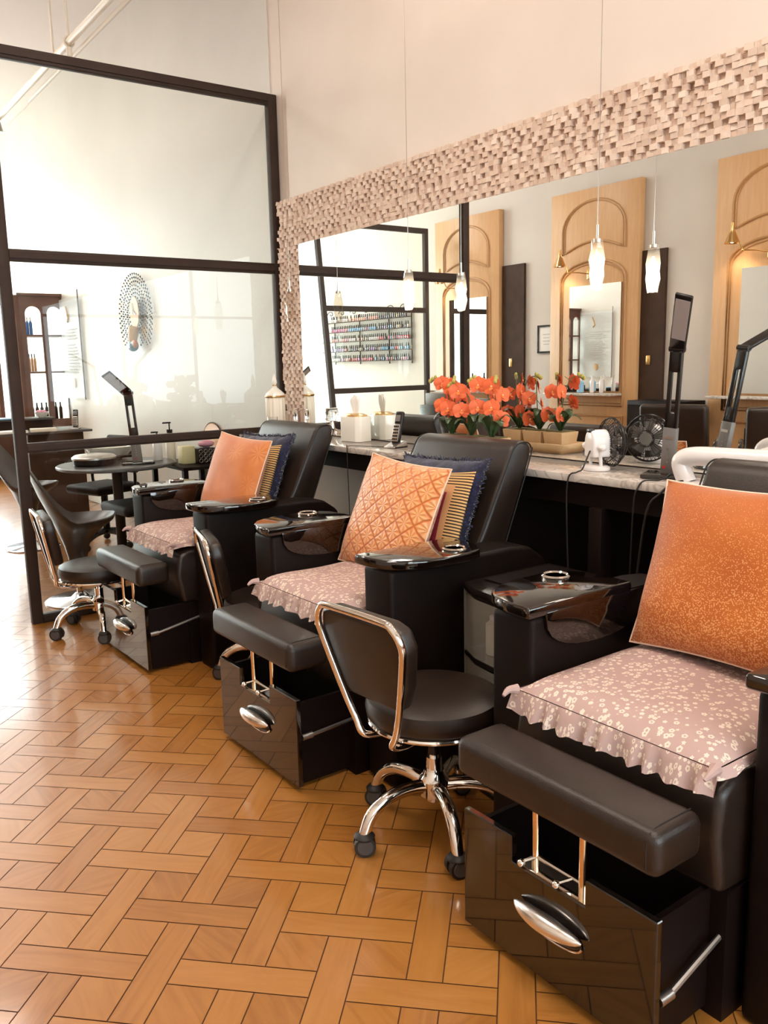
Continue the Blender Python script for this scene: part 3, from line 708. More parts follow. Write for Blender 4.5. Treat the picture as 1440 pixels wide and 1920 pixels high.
for (x, y, z, r, h, m, nm, lab) in ((1.84, 1.95, 0.452, 0.026, 0.13, 'cream', 'lotion_bottle', 'beige lotion bottle inside the top frosted drawer, left'), (1.83, 1.89, 0.452, 0.022, 0.14, 'paper', 'lotion_bottle', 'slim white bottle inside the top frosted drawer, centre'), (1.86, 1.82, 0.452, 0.036, 0.13, 'yellow', 'lotion_bottle', 'yellow green wide bottle inside the top frosted drawer'), (1.83, 1.75, 0.452, 0.02, 0.15, 'whiteplastic', 'lotion_bottle', 'white capped bottle inside the top frosted drawer, right end')):
    t = empty(nm, (x, y, z), 0, lab, 'bottle'); MB().lathe([(r*.9, 0), (r, 0.005), (r, h*0.8), (r*0.5, h*0.88)], n=18).build('body', M[m], t); MB().cyl((0, 0, h*0.88), (0, 0, h), r*0.5).build('cap', M['whiteplastic'], t)

# ------------------------------------------------------------------ things on the counter
ZT = 0.981
def tissue_box():
    t = empty('tissue_box', (2.615, 3.865, ZT), math.radians(6), 'white chamfered tissue box with gold oval lid on the marble counter', 'tissue box')
    a, b, c = 0.058, 0.085, 0.024
    poly = [(-a, -b+c), (-a+c, -b), (a-c, -b), (a, -b+c), (a, b-c), (a-c, b), (-a+c, b), (-a, b-c)]
    MB().prism(poly, 'z', 0, 0.135, 0.003, 2).build('body', M['whiteceramic'], t, 25)
    MB().lathe([(0.01, 0.135), (0.066, 0.135), (0.064, 0.143), (0.045, 0.150), (0.02, 0.152)], n=30, sx=0.85, sy=1.15).build('lid', M['gold'], t)
    mb = MB(); bm = mb.bm; ring = []
    for j in range(8):
        z = 0.15+0.0145*j; row = []
        for k in range(20):
            a_ = 2*PI*k/20; r = (0.010+0.0024*j)*(1+0.35*math.sin(3*a_+j*0.4)+0.15*math.sin(7*a_))
            if j > 5: r *= 0.8-(j-6)*0.35
            row.append(bm.verts.new((0.5*r*math.cos(a_)+0.002*j*0.5, 1.5*r*math.sin(a_), z-0.004*abs(math.cos(a_*1.5))*j*0.4)))
        ring.append(row)
    for j in range(7):
        for k in range(20): bm.faces.new((ring[j][k], ring[j][(k+1) % 20], ring[j+1][(k+1) % 20], ring[j+1][k]))
    mb.build('tissue', M['tissue'], t)
tissue_box()
def phone(loc_, rz, lab, s=1.0):
    t = empty('cordless_phone', loc_, rz, lab, 'phone'); t.scale = (s, s, s)
    MB().prism([(-0.045, 0), (0.05, 0), (0.05, 0.030), (0.03, 0.034), (-0.03, 0.012), (-0.045, 0.008)], 'y', -0.038, 0.038, 0.004, 2).build('charging_base', M['silver'], t)
    MB().box((0.005, 0, 0.004), (0.098, 0.078, 0.008), bev=0.003).build('base_foot', M['blackplastic'], t)
    T = Matrix.Translation((0.004, 0, 0.018)) @ Euler((0, math.radians(15), 0)).to_matrix().to_4x4()
    h = MB().box((0, 0, 0.082), (0.024, 0.048, 0.165), bev=0.009, seg=3, M=T).build('handset', M['blackplastic'], t)
    MB().box((-0.0125, 0, 0.055), (0.004, 0.040, 0.088), bev=0.002, M=T).build('keypad_plate', M['silver'], h)
    MB().box((-0.0135, 0, 0.128), (0.003, 0.032, 0.032), bev=0.001, M=T).build('screen', M['grey'], h)
    k = MB()
    for i in range(3):
        for j in range(5): k.box((-0.0155, (i-1)*0.012, 0.022+j*0.016), (0.003, 0.009, 0.008), bev=0.0012, M=T)
    k.build('keys', M['blackplastic'], h)
    return t
phone((2.535, 3.40, ZT), math.radians(12), 'silver and black cordless phone in its cradle in front of the tissue box', 1.0)
tag(MB().tube([(2.50, 3.44, ZT+.003), (2.47, 3.55, ZT+.002), (2.43, 3.60, ZT+.003), (2.388, 3.61, ZT+0.003), (2.384, 3.61, 0.95), (2.384, 3.60, 0.55)], 0.0022, n=6, sub=6).build('phone_cord', M['rubber']), 'thin black phone cord running over the counter edge', 'cord')

def canister():
    t = empty('lidded_canister', (2.60, 4.735, ZT), 0, 'white ribbed canister with gold rims and pointed lid at the counter end', 'canister')
    MB().lathe([(0.050, 0), (0.060, 0.008), (0.060, 0.215), (0.056, 0.222)], n=72, rib=0.045, ribn=14).build('body', M['cream'], t, 60)
    MB().lathe([(0.063, 0.222), (0.066, 0.228), (0.063, 0.234)], n=36).lathe([(0.013, 0.292), (0.016, 0.296), (0.012, 0.300)], n=24).build('gold_rim', M['gold'], t)
    MB().lathe([(0.062, 0.233), (0.058, 0.245), (0.040, 0.262), (0.016, 0.282), (0.012, 0.292)], n=36).lathe([(0.010, 0.30), (0.016, 0.312), (0.013, 0.33), (0.006, 0.352), (0.001, 0.368)], n=20).build('lid', M['whiteceramic'], t)
canister()
t = empty('crystal_candle_holder', (2.60, 4.42, ZT), 0.4, 'clear crystal block candle holder by the ribbed canister', 'candle holder')
MB().box((0, 0, 0.115), (0.07, 0.07, 0.08), bev=0.008).build('crystal_block', M['glassblock'], t); MB().lathe([(0.055, 0), (0.05, 0.012), (0.02, 0.03), (0.012, 0.075)], n=24).build('foot', M['chrome'], t)
t = empty('glass_cup', (2.50, 4.60, ZT), 0, 'small clear glass tealight cup near the counter end', 'cup')
MB().lathe([(0.026, 0), (0.03, 0.004), (0.032, 0.11), (0.029, 0.11), (0.027, 0.02), (0.005, 0.018)], n=28).build('glass', M['glassblock'], t)
MB().cyl((0, 0, 0.02), (0, 0, 0.04), 0.022).build('tealight', M['paper'], t)

# orchids
def orchids():
    tr = empty('wooden_tray', (2.495, 2.785, ZT), 0, 'pale wooden tray holding the orchid boxes on the marble counter', 'tray')
    mb = MB(); a0, b0, a1, b1 = 0.070, 0.200, 0.088, 0.222
    bt = MB().box((0, 0, 0.004), (0.14, 0.40, 0.008)).build('base', M['oak'], tr)
    for p, q in ((((-a0, -b0), (a0, -b0)), ((-a1, -b1), (a1, -b1))), (((a0, -b0), (a0, b0)), ((a1, -b1), (a1, b1))), (((a0, b0), (-a0, b0)), ((a1, b1), (-a1, b1))), (((-a0, b0), (-a0, -b0)), ((-a1, b1), (-a1, -b1)))):
        f = [mb.bm.verts.new((*p[0], 0)), mb.bm.verts.new((*p[1], 0)), mb.bm.verts.new((*q[1], 0.042)), mb.bm.verts.new((*q[0], 0.042))]
        mb.bm.faces.new(f)
    g = mb.build('rim', M['oak'], tr, 30); so = g.modifiers.new('s', 'SOLIDIFY'); so.thickness = 0.007
    flower_mesh = None
    pots = ((2.635, 0), (2.765, 1), (2.895, 2))
    names = ('nearest the fan', 'in the middle of the tray', 'nearest the tissue box')
    def flower(parent, c, n, size, mesh=[None]):
        # n: facing direction
        q = Vector(n).normalized().to_track_quat('X', 'Z')
        if mesh[0] is None:
            mb = MB(); bm = mb.bm
            def petal(ang, L, W, cup, mi, off=0.0):
                mb.mi = mi; rows = []
                for i in range(7):
                    s = i/6; r = L*s; wd = W*math.sin(min(1, s*1.02)*PI*0.80+0.28)**0.8 if s < 1 else W*0.30
                    row = []
                    for j in range(-2, 3):
                        y = wd*j/2; x = off+cup*(s**2)*0.5-0.18*W*(abs(j)/2)**2*(1-s)+0.04*L*math.sin(j*1.6+s*3)
                        ca, sa = math.cos(ang), math.sin(ang)
                        row.append(bm.verts.new((x, y*ca-r*sa, y*sa+r*ca)))
                    rows.append(row)
                for i in range(6):
                    for j in range(4): f = bm.faces.new((rows[i][j], rows[i][j+1], rows[i+1][j+1], rows[i+1][j])); f.material_index = mi
            for a in (0, 2.25, -2.25): petal(a, 1.0, 0.42, 0.1, 0, -0.03)
            for a in (1.2, -1.2): petal(a, 1.05, 0.66, 0.15, 0, 0.02)
            petal(PI, 0.42, 0.20, 0.6, 1, 0.10)
            mb.mi = 2; mb.ball((0.12, 0, 0.0), 0.10, 8)
            o = mb.build('flower', [M['petal'], M['lip'], M['lipc']], parent, 70, recalc=False); mesh[0] = o.data
        else:
            o = bpy.data.objects.new('flower', mesh[0]); COL.objects.link(o); o.parent = parent
        o.rotation_mode = 'QUATERNION'; o.rotation_quaternion = q; o.location = c; o.scale = (size,)*3
        return o
    for (py, k) in pots:
        random.seed(30+k)
        t = empty('orchid', (2.495, py+0.02, ZT+0.009), 0, 'orange orchid in a square wooden box, '+names[k], 'potted orchid')
        MB().prism([(-0.045, -0.048), (0.045, -0.048), (0.045, 0.048), (-0.045, 0.048)], 'z', 0, 0.085, 0.002, 1).build('planter_box', M['oak'], t)
        # widen the top of the box
        for v in t.children[0].data.vertices:
            f = 1+0.25*v.co.z/0.085; v.co.x *= f; v.co.y *= f
        MB().box((0, 0, 0.085), (0.092, 0.100, 0.008), bev=0.003).build('moss', M['soil'], t)
        for l in range(6):
            a = l*1.05+k*0.7; L = random.uniform(0.10, 0.14); mb = MB(); rows = []
            for i in range(8):
                s = i/7; r = L*s; z = 0.09+0.075*math.sin(s*PI*0.75)*(1+0.3*(l % 2)); wd = 0.024*math.sin(s*PI*0.85+0.3)
                rows.append([mb.bm.verts.new((r*math.cos(a)*0.6-wd*j*math.sin(a), r*math.sin(a)+wd*j*math.cos(a), z-abs(j)*0.004)) for j in (-1, 0, 1)])
            for i in range(7):
                for j in range(2): mb.bm.faces.new((rows[i][j], rows[i][j+1], rows[i+1][j+1], rows[i+1][j]))
            mb.build('leaf', M['leaf'], t, 80)
        for sgn in ((-1, 1) if k != 1 else (1,)):
            top = 0.300+0.02*((k+sgn) % 2)
            pts = [Vector((0, 0.0, 0.085)), Vector((0.004, sgn*0.010, 0.18)), Vector((-0.002, sgn*0.022, 0.26)), Vector((-0.018, sgn*0.040, top)), Vector((-0.040, sgn*0.062, top+0.012)), Vector((-0.058, sgn*0.078, top-0.004))]
            pp = smooth(pts, 6); MB().tube(pp, 0.0024, n=6).build('stem', M['stem'], t)
            for q_ in range(4):
                z = top-0.015-0.048*q_+random.uniform(-.008, .008)
                if q_ % 2: c = Vector((0.030, sgn*(0.035+random.uniform(-.012, .02)), z)); n = Vector((random.uniform(-0.2, 0.9), -0.9, 0.15))
                else: c = Vector((-0.038, sgn*(0.030+random.uniform(-.012, .022)), z)); n = Vector((-1, random.uniform(-1.2, -0.2), random.uniform(0, 0.3)))
                flower(t, c, n, random.uniform(0.036, 0.042))
                MB().tube([c+Vector((0.004, 0.002, 0)), Vector((0, sgn*0.02, z+0.03))], 0.0014, n=5).build('stem', M['stem'], t)
            for b_ in range(3): MB().ball(pp[-1-b_*3]+Vector((0, sgn*0.004, 0.009)), 0.0085, 10, (0.9, 0.9, 1.2)).build('bud', M['bud'], t)
orchids()

def fan():
    t = empty('desk_fan', (2.535, 2.125, ZT), math.radians(-20), 'small white clip fan with black wire grille on the counter, seen from behind', 'fan'); t.scale = (1.12, 1.12, 1.12)
    MB().lathe([(0.052, 0), (0.055, 0.004), (0.054, 0.012), (0.045, 0.016), (0.01, 0.017)], n=32, sx=0.8, sy=1.05).build('base', M['whiteplastic'], t)
    MB().tube([(0, -0.034, 0.014), (-0.005, -0.034, 0.075)], 0.006, n=8).tube([(0, 0.034, 0.014), (-0.005, 0.034, 0.075)], 0.006, n=8).tube([(-0.008, -0.055, 0.08), (-0.008, 0.055, 0.08)], 0.0085, n=12).ball((-0.008, 0.058, 0.08), 0.012, 12).ball((-0.008, -0.058, 0.08), 0.012, 12).build('bracket', M['whiteplastic'], t)
    prf = [(0.034*math.cos(a), 0.095+0.042*math.sin(a)) for a in [PI*k/10 for k in range(11)]]+[(-0.034, 0.045), (0.034, 0.045)]
    MB().prism(prf, 'x', -0.028, 0.038, 0.008, 3).build('motor_housing', M['whiteplastic'], t)
    MB().box((-0.022, 0, 0.134), (0.02, 0.022, 0.012), bev=0.003).build('switch', M['blackplastic'], t)
    g = MB(); cz = 0.092; R = 0.082
    for r, x in ((R, 0.058), (R*0.99, 0.050), (R*0.8, 0.040), (R*0.8, 0.078), (R*0.45, 0.036), (R*0.35, 0.084)):
        g.tube([(x, r*math.cos(a), cz+r*math.sin(a)) for a in [2*PI*k/36 for k in range(36)]], 0.0016 if r < R else 0.003, n=6, closed=True)
    for k in range(36):
        a = 2*PI*k/36; c, s = math.cos(a), math.sin(a)
        for sg in (-1, 1): g.tube([(0.056+sg*0.028, 0.2*R*c, cz+0.2*R*s), (0.056+sg*0.022, 0.7*R*c, cz+0.7*R*s), (0.056, R*c, cz+R*s)], 0.0010, n=4)
    g.build('grille', M['blackplastic'], t)
    bl = MB()
    for k in range(5):
        a = 2*PI*k/5; c, s = math.cos(a), math.sin(a); c2, s2_ = math.cos(a+0.7), math.sin(a+0.7)
        bl.prism([(0.012*c, 0.012*s), (0.06*c, 0.06*s), (0.068*c2, 0.068*s2_), (0.012*c2, 0.012*s2_)], 'x', 0.055, 0.057, M=Matrix.Translation((0, 0, cz)))
    bl.cyl((0.05, 0, cz), (0.068, 0, cz), 0.014); bl.build('blades', M['grey'], t)
    MB().cyl((0.084, 0, cz), (0.087, 0, cz), 0.022).build('grille_badge', M['silver'], t)
fan()
tag(MB().tube([(2.500, 2.125, ZT+0.075), (2.478, 2.12, ZT+0.05), (2.44, 2.11, ZT+0.012), (2.40, 2.10, ZT+0.006), (2.375, 2.12, ZT-0.02), (2.372, 2.12, 0.80), (2.375, 2.10, 0.4)], 0.0032, n=8, sub=8).build('fan_cord', M['rubber']), 'black power cord hanging from the white fan over the counter front', 'cord')

def desk_lamp(loc_, rz, label, J, Hd, base_w=(0.105, 0.15), wide=0.036, panel=True):
    """J joint position, Hd head end, both relative to loc_"""
    t = empty('desk_lamp', loc_, 0, label, 'desk lamp')
    R = Euler((0, 0, rz)).to_matrix().to_4x4()
    MB().box((0, 0, 0.008), (base_w[0], base_w[1], 0.016), bev=0.005, M=R).build('base', M['lacquer'], t)
    J = Vector(J); Hd = Vector(Hd); B = Vector((0, 0, 0.014)); d = (J-B).normalized()
    wv = Vector((-0.25, -1, 0)).normalized(); wv = R.to_3x3() @ wv; wv = (wv-d*wv.dot(d)).normalized(); nv = d.cross(wv)
    def frame(o, dd, w): 
        n_ = dd.cross(w).normalized(); return Matrix(((w.x, n_.x, dd.x, o.x), (w.y, n_.y, dd.y, o.y), (w.z, n_.z, dd.z, o.z), (0, 0, 0, 1)))
    L = (J-B).length; T = frame(B, d, wv)
    lo = MB().box((0, 0, L*0.19), (wide*1.12, 0.024, L*0.38), bev=0.004, M=T).build('lower_arm', M['grey'], t)
    mk = MB()
    mk.box((0, 0.0130, L*0.30), (wide*0.72, 0.001, 0.010), M=T)
    for i in range(5): mk.box((0, 0.0130, L*(0.245-i*0.036)), (0.004, 0.001, 0.004), M=T)
    mk.box((0, -0.0130, L*0.30), (wide*0.72, 0.001, 0.010), M=T)
    for i in range(5): mk.box((0, -0.0130, L*(0.245-i*0.036)), (0.004, 0.001, 0.004), M=T)
    mk.build('control_marks', M['silver'], lo)
    MB().box((-0.010, -0.0132, L*0.055), (0.010, 0.001, 0.010), M=T).box((-0.010, 0.0132, L*0.055), (0.010, 0.001, 0.010), M=T).build('red_badge', M['red'], lo)
    ua = MB()
    for sx in (-1, 1): ua.box((sx*wide*0.36, 0, L*0.66), (wide*0.30, 0.018, L*0.66), bev=0.003, M=T)
    ua.box((0, 0, L*0.90), (wide, 0.018, L*0.16), bev=0.003, M=T).box((0, 0, L*0.43), (wide, 0.018, L*0.14), bev=0.003, M=T)
    ua.build('upper_arm', M['blackplastic'], t)
    MB().cyl(J-wv*wide*0.6, J+wv*wide*0.6, 0.011).build('hinge', M['blackplastic'], t)
    d2 = (Hd-J).normalized(); w2 = (wv-d2*wv.dot(d2)).normalized(); L2 = (Hd-J).length; T2 = frame(J, d2, w2)
    hd = MB().box((0, 0, L2*0.5), (wide*1.25, 0.012, L2), bev=0.005, seg=3, M=T2).build('lamp_head', M['blackplastic'], t)
    n2 = d2.cross(w2); sgn = 1 if n2.z < 0 else -1
    MB().box((0, sgn*0.0064, L2*0.58), (wide*1.02, 0.0016, L2*0.72), bev=0.0006, seg=1, M=T2).build('led_panel', M['ledpanel'], hd)
    return t
desk_lamp((2.548, 1.815, ZT), math.radians(25), 'tall black folding desk lamp standing on the marble counter by the fan', (-0.040, -0.049, 0.444), (-0.255, -0.218, 0.602), (0.13, 0.165), 0.044)
tag(MB().tube([(2.50, 1.77, ZT+0.02), (2.45, 1.775, ZT+0.004), (2.40, 1.80, ZT+0.004), (2.378, 1.81, ZT-0.02), (2.37, 1.82, 0.90), (2.372, 1.83, 0.6)], 0.003, n=8, sub=8).build('lamp_cord', M['rubber']), 'black cord hanging down from the counter desk lamp base, left strand', 'cord')
tag(MB().tube([(2.52, 1.70, ZT+0.02), (2.46, 1.66, ZT+0.015), (2.41, 1.69, ZT+0.006), (2.378, 1.72, ZT-0.03), (2.36, 1.76, 0.88), (2.365, 1.80, 0.6)], 0.0042, n=8, sub=8).build('lamp_cord', M['rubber']), 'thicker black cord looping off the counter beside the white arm rest', 'cord')

def armrest_dryer():
    t = empty('nail_dryer', (2.49, 1.46, ZT-0.001), math.radians(3), 'white glossy arched nail dryer with domed back on the counter', 'nail dryer')
    arc = [(0.0, 0.215, 0.004), (0.0, 0.235, 0.045), (0.0, 0.238, 0.078), (0.0, 0.19, 0.095), (0.0, 0.05, 0.098), (0.0, -0.10, 0.100), (0.0, -0.25, 0.102)]
    MB().tube([(x-0.02, y, z) for x, y, z in arc], [0.030, 0.033], n=18, sub=6, flat=1.0).build('arm_rest', M['whiteplastic'], t)
    MB().ball((0.03, -0.16, 0.085), 0.19, 28, (0.48, 1.0, 0.38)).build('dome', M['whiteplastic'], t)
    MB().box((0.0, -0.02, 0.006), (0.13, 0.52, 0.012), bev=0.005).build('base', M['whiteplastic'], t)
armrest_dryer()

def crystal():
    m = pane(); m.name = 'cut_crystal'; t = m.node_tree
    for n in t.nodes:
        if n.type == 'BSDF_TRANSPARENT': n.inputs[0].default_value = (0.93, 0.90, 0.86, 1)
        if n.type == 'FRESNEL': n.inputs[0].default_value = 1.7
        if n.type == 'BSDF_GLOSSY': n.inputs['Roughness'].default_value = 0.08
    return m
M['crystal'] = crystal()
def crystal_lit():
    m = crystal(); m.name = 'glowing_crystal'; t = m.node_tree; out = t.nodes['Material Output']; old = out.inputs[0].links[0].from_socket
    e = t.nodes.new('ShaderNodeEmission'); e.inputs[0].default_value = (1.0, 0.80, 0.56, 1)
    g = t.nodes.new('ShaderNodeTexCoord'); sx = t.nodes.new('ShaderNodeSeparateXYZ'); t.links.new(g.outputs['Object'], sx.inputs[0])
    mr = t.nodes.new('ShaderNodeMapRange'); mr.inputs[1].default_value = -0.02; mr.inputs[2].default_value = -0.10; mr.inputs[3].default_value = 0.10; mr.inputs[4].default_value = 1.1
    t.links.new(sx.outputs[2], mr.inputs[0]); t.links.new(mr.outputs[0], e.inputs[1])
    a = t.nodes.new('ShaderNodeAddShader'); t.links.new(old, a.inputs[0]); t.links.new(e.outputs[0], a.inputs[1]); t.links.new(a.outputs[0], out.inputs[0])
    return m
M['crystal_lit'] = crystal_lit()
# ------------------------------------------------------------------ pendants
def pendant(y, lit, lab):
    t = empty('pendant_lamp', (2.542, y, 1.83), 0, lab, 'pendant lamp', 'crystal pendants in front of the mirror')
    MB().cyl((0, 0, 0.03), (0.0, 0, ZC-1.83), 0.0016, n=6).build('cord', M['silver'], t)
    MB().cyl((0, 0, -0.005), (0, 0, 0.05), 0.0045, n=12).cyl((0, 0, -0.012), (0, 0, 0.0), 0.014, n=16).build('socket', M['silver'], t)
    bm = bmesh.new(); rings = []; rnd = random.Random(int(y*100))
    n = 8; prof = [(0.020, 0.0), (0.0235, -0.035), (0.030, -0.075), (0.026, -0.105), (0.029, -0.13), (0.022, -0.16), (0.019, -0.182)]
    for r, z in prof: rings.append([bm.verts.new((r*(1+rnd.uniform(-.12, .12))*math.cos(2*PI*k/n+z*4), r*(1+rnd.uniform(-.12, .12))*math.sin(2*PI*k/n+z*4), z+rnd.uniform(-.004, .004))) for k in range(n)])
    for i in range(len(rings)-1):
        for k in range(n): bm.faces.new((rings[i][k], rings[i][(k+1) % n], rings[i+1][(k+1) % n], rings[i+1][k]))
    bm.faces.new(rings[0][::-1]); bm.faces.new(rings[-1])
    mb = MB(); mb.bm.free(); mb.bm = bm; s = mb.build('crystal_shade', M['crystal_lit'] if lit else M['crystal'], t, 5)
    if lit:
        MB().lathe([(0.004, -0.045), (0.013, -0.065), (0.016, -0.095), (0.013, -0.125), (0.009, -0.155)], n=12).build('lamp_core', M['glow'], t)
    return t
pendant(4.40, False, 'unlit clear crystal pendant hanging before the stone border by the partition')
pendant(3.278, True, 'lit crystal pendant hanging above the cordless phone, middle of the three')
pendant(2.146, True, 'lit crystal pendant hanging above the white fan, nearest the viewer')

# ------------------------------------------------------------------ ceiling pipe
t = empty('sprinkler_pipe', (1.80, 0, 3.40), 0, 'white painted pipe running overhead past the partition top', 'pipe')
MB().tube([(0, 2.0, 0), (0, 7.7, 0)], 0.022, n=14).tube([(0.07, 2.0, -0.02), (0.07, 7.0, -0.02)], 0.010, n=8).build('pipe', M['cream'], t)
for y in (6.05, 5.72):
    MB().cyl((0, y, 0.0), (0, y, 0.9), 0.008, n=8).build('hanger_rod', M['cream'], t)
MB().tube([(0, 5.72, 0.035), (0.03, 5.72, 0.0), (0, 5.72, -0.035), (-0.03, 5.72, 0.0)], 0.008, n=6, closed=True, sub=4).cyl((0, 5.72, -0.08), (0, 5.72, -0.03), 0.018).build('clamp', M['cream'], t)
MB().cyl((0, 7.68, -0.02), (0, 7.68, -0.10), 0.02, 0.035).build('sprinkler_head', M['silver'], t)

# ------------------------------------------------------------------ behind the partition
def peacock():
    t = empty('peacock_clock', (XR-0.02, 7.43, 1.86), 0, 'jewelled peacock wall clock on the pale wall beyond the partition', 'wall clock')
    mb = MB(); rnd = random.Random(4)
    for ring in range(9):
        r = 0.10+ring*0.033; n = 16+ring*4
        for k in range(n):
            a = -PI*0.42+ (PI*1.84)*(k+0.5*(ring % 2))/n
            y = math.cos(a)*r*1.08; z = math.sin(a)*r*0.98-0.01
            if z < -0.26 or (z < -0.12 and abs(y) < 0.06): continue
            x = -0.012-0.004*(ring % 3); da = Vector((0, math.cos(a), math.sin(a))); db = Vector((0, -math.sin(a), math.cos(a))); c = Vector((x, y, z))
            L, W = 0.018, 0.0085+ring*0.0006
            mb.mi = rnd.choice((0, 0, 1, 2))
            mb.quad(c-da*L, c+db*W, c+da*L, c-db*W)
            mb.mi = 3; mb.ball(c+da*0.005+Vector((-0.003, 0, 0)), 0.0062, 6)
            mb.mi = 4 if ring % 2 else 0; mb.tube([c-da*L, c-da*(L+0.012)], 0.0012, n=4)
    mb.build('tail', [M['feather'], M['feather_blue'], M['feather_gold'], M['darkteal'], M['feather']], t, recalc=False)
    MB().lathe([(0.01, -0.004), (0.115, -0.004), (0.115, 0.004), (0.01, 0.004)], n=36, M=Matrix.Translation((-0.03, -0.01, 0.02)) @ Euler((0, PI/2, 0)).to_matrix().to_4x4(), sx=1.2, sy=0.92).build('clock_face', M['face'], t)
    MB().box((-0.040, -0.02, 0.02), (0.003, 0.09, 0.008), rot=(0.5, 0, 0)).box((-0.040, 0.01, 0.05), (0.003, 0.006, 0.10)).build('hands', M['blackplastic'], t)
    MB().tube([(-0.03, 0.02, -0.10), (-0.05, 0.02, -0.20), (-0.06, 0.01, -0.27)], [0.05, 0.03], n=14, sub=4).build('body', M['face'], t)
    MB().ball((-0.06, 0.0, -0.265), 0.07, 18, (0.6, 1.2, 0.7)).build('breast', M['bluegreen'], t)
    MB().ball((-0.065, -0.055, -0.25), 0.05, 14, (0.5, 1.1, 0.75)).build('crest', M['rust'], t)
M['darkteal'] = base('teal_bead', (0.02, 0.05, 0.06), 0.5); M['feather'] = base('silver_feather', (0.12, 0.14, 0.14), 0.6); M['feather_blue'] = base('blue_feather', (0.07, 0.14, 0.18), 0.6); M['feather_gold'] = base('gold_feather', (0.45, 0.30, 0.12), 0.6); M['face'] = base('cream_enamel', (0.56, 0.36, 0.17), 0.5)
M['bluegreen'] = base('blue_green_enamel', (0.05, 0.16, 0.20), 0.25); M['rust'] = base('rust_enamel', (0.50, 0.17, 0.03), 0.3)
peacock()
M['acrylic'] = base('acrylic_sheet', (0.75, 0.78, 0.78), 0.35, alpha=0.45)
# clear printed board on the wall
t = empty('price_board', (XR-0.01, 9.38, 1.10), 0, 'tall clear panel with small grey printed lines between clock and cabinet', 'notice board')
MB().box((-0.03, 0, 0.52), (0.006, 0.66, 1.05)).build('panel', M['acrylic'], t)
MB().box((-0.03, -0.331, 0.55), (0.012, 0.004, 1.12)).build('edge', M['grey'], t)
mb = MB()
for k in range(15):
    if k == 4: continue
    L = 0.40-0.14*((k*7) % 4)/4; mb.box((-0.036, -0.05+0.2-L/2, 0.72-k*0.032), (0.002, L, 0.007))
mb.build('printed_lines', M['rose'], t)
MB().lathe([(0.001, 0), (0.045, 0), (0.03, 0.004)], n=14, M=Matrix.Translation((-0.036, -0.02, 0.16)) @ Euler((0, -PI/2, 0)).to_matrix().to_4x4(), sx=1.2).tube([(-0.036, 0.08, 0.96), (-0.036, 0.02, 0.84), (-0.036, 0.06, 0.80)], 0.012, n=6).build('gold_emblem', M['face'], t)

def arch(y0, y1, z0, z1, rise, n=10):
    return [(y0, z0), (y1, z0), (y1, z1-rise)]+[((y0+y1)/2+(y1-y0)/2*math.cos(PI*k/n), z1-rise+rise*math.sin(PI*k/n)) for k in range(1, n)]+[(y0, z1-rise)]
def frame_with_holes(mb, x0, x1, outer, holes, T):
    """rectangular board in yz split into strips around arched openings (holes share the outer height range)"""
    y0, y1, z0, z1 = outer; N = 12; prev = y0
    for (a, b, c, d, rise) in holes:
        mb.box(((x0+x1)/2, (prev+a)/2, (z0+z1)/2), (x1-x0, a-prev, z1-z0), M=T); 
        if c > z0: mb.box(((x0+x1)/2, (a+b)/2, (z0+c)/2), (x1-x0, b-a, c-z0), M=T)
        pts = [(a, d-rise)]+[((a+b)/2-(b-a)/2*math.cos(PI*k/N), d-rise+rise*math.sin(PI*k/N)) for k in range(1, N)]+[(b, d-rise)]
        mb.prism(pts+[(b, z1), (a, z1)], 'x', x0, x1, M=T); prev = b
    mb.box(((x0+x1)/2, (prev+y1)/2, (z0+z1)/2), (x1-x0, y1-prev, z1-z0), M=T)
def vitrine():
    # front face looks toward -y (to the viewer) at y = 9.7
    t = empty('display_cabinet', (2.45, 9.75, 0), 0, 'reddish brown wooden display cabinet with arched open fronts beside the far window', 'display cabinet')
    T = Matrix.Rotation(-PI/2, 4, 'Z')   # local y -> world x
    mb = MB(); frame_with_holes(mb, 0, 0.03, (-0.13, 0.36, 0.80, 2.19), [(-0.075, 0.085, 0.87, 2.08, 0.08), (0.15, 0.30, 0.87, 2.08, 0.08)], Matrix.Scale(-1, 4, (0, 1, 0)) @ T)
    mb.build('front_frame', M['vitrine'], t)
    T2 = Matrix.Translation((-0.13, 0, 0)) @ Matrix.Rotation(math.radians(38), 4, 'Z') @ (Matrix.Scale(-1, 4, (0, 1, 0)) @ T)
    mb = MB(); frame_with_holes(mb, 0, 0.03, (-0.42, 0.0, 0.80, 2.19), [(-0.36, -0.06, 0.87, 2.08, 0.10)], T2); mb.build('angled_frame', M['vitrine'], t)
    MB().box((0.11, 0.2, 2.20), (0.52, 0.46, 0.03), bev=0.005).build('cornice', M['vitrine'], t)
    MB().box((0.11, 0.2, 0.40), (0.50, 0.42, 0.80), bev=0.005).build('lower_cabinet', M['vitrine'], t)
    for z in (0.84, 1.38, 1.77):
        MB().box((0.09, 0.16, z), (0.42, 0.34, 0.02)).build('shelf', M['vitrine'], t)
    MB().box((0.09, 0.20, 1.5), (0.44, 0.006, 1.38)).build('back_glass', M['pane'], t)
    return t
vitrine()
rb = random.Random(9)
def bottle(loc_, r, h, mat, cap, name, label, group=None, cat='bottle'):
    t = empty(name, loc_, 0, label, cat, group)
    MB().lathe([(r*.9, 0), (r, 0.004), (r, h*0.68), (r*0.45, h*0.78), (r*0.42, h*0.80)], n=14).build('body', mat, t)
    MB().cyl((0, 0, h*0.79), (0, 0, h), r*0.48, n=12).build('cap', cap, t); return t
for i in range(5): bottle((2.345+i*0.029, 9.86, 1.391), 0.0135, 0.19, M['amber'], M['blackplastic'], 'amber_bottle', 'amber bottle in the row on the cabinet middle shelf', 'amber bottles on the middle cabinet shelf')
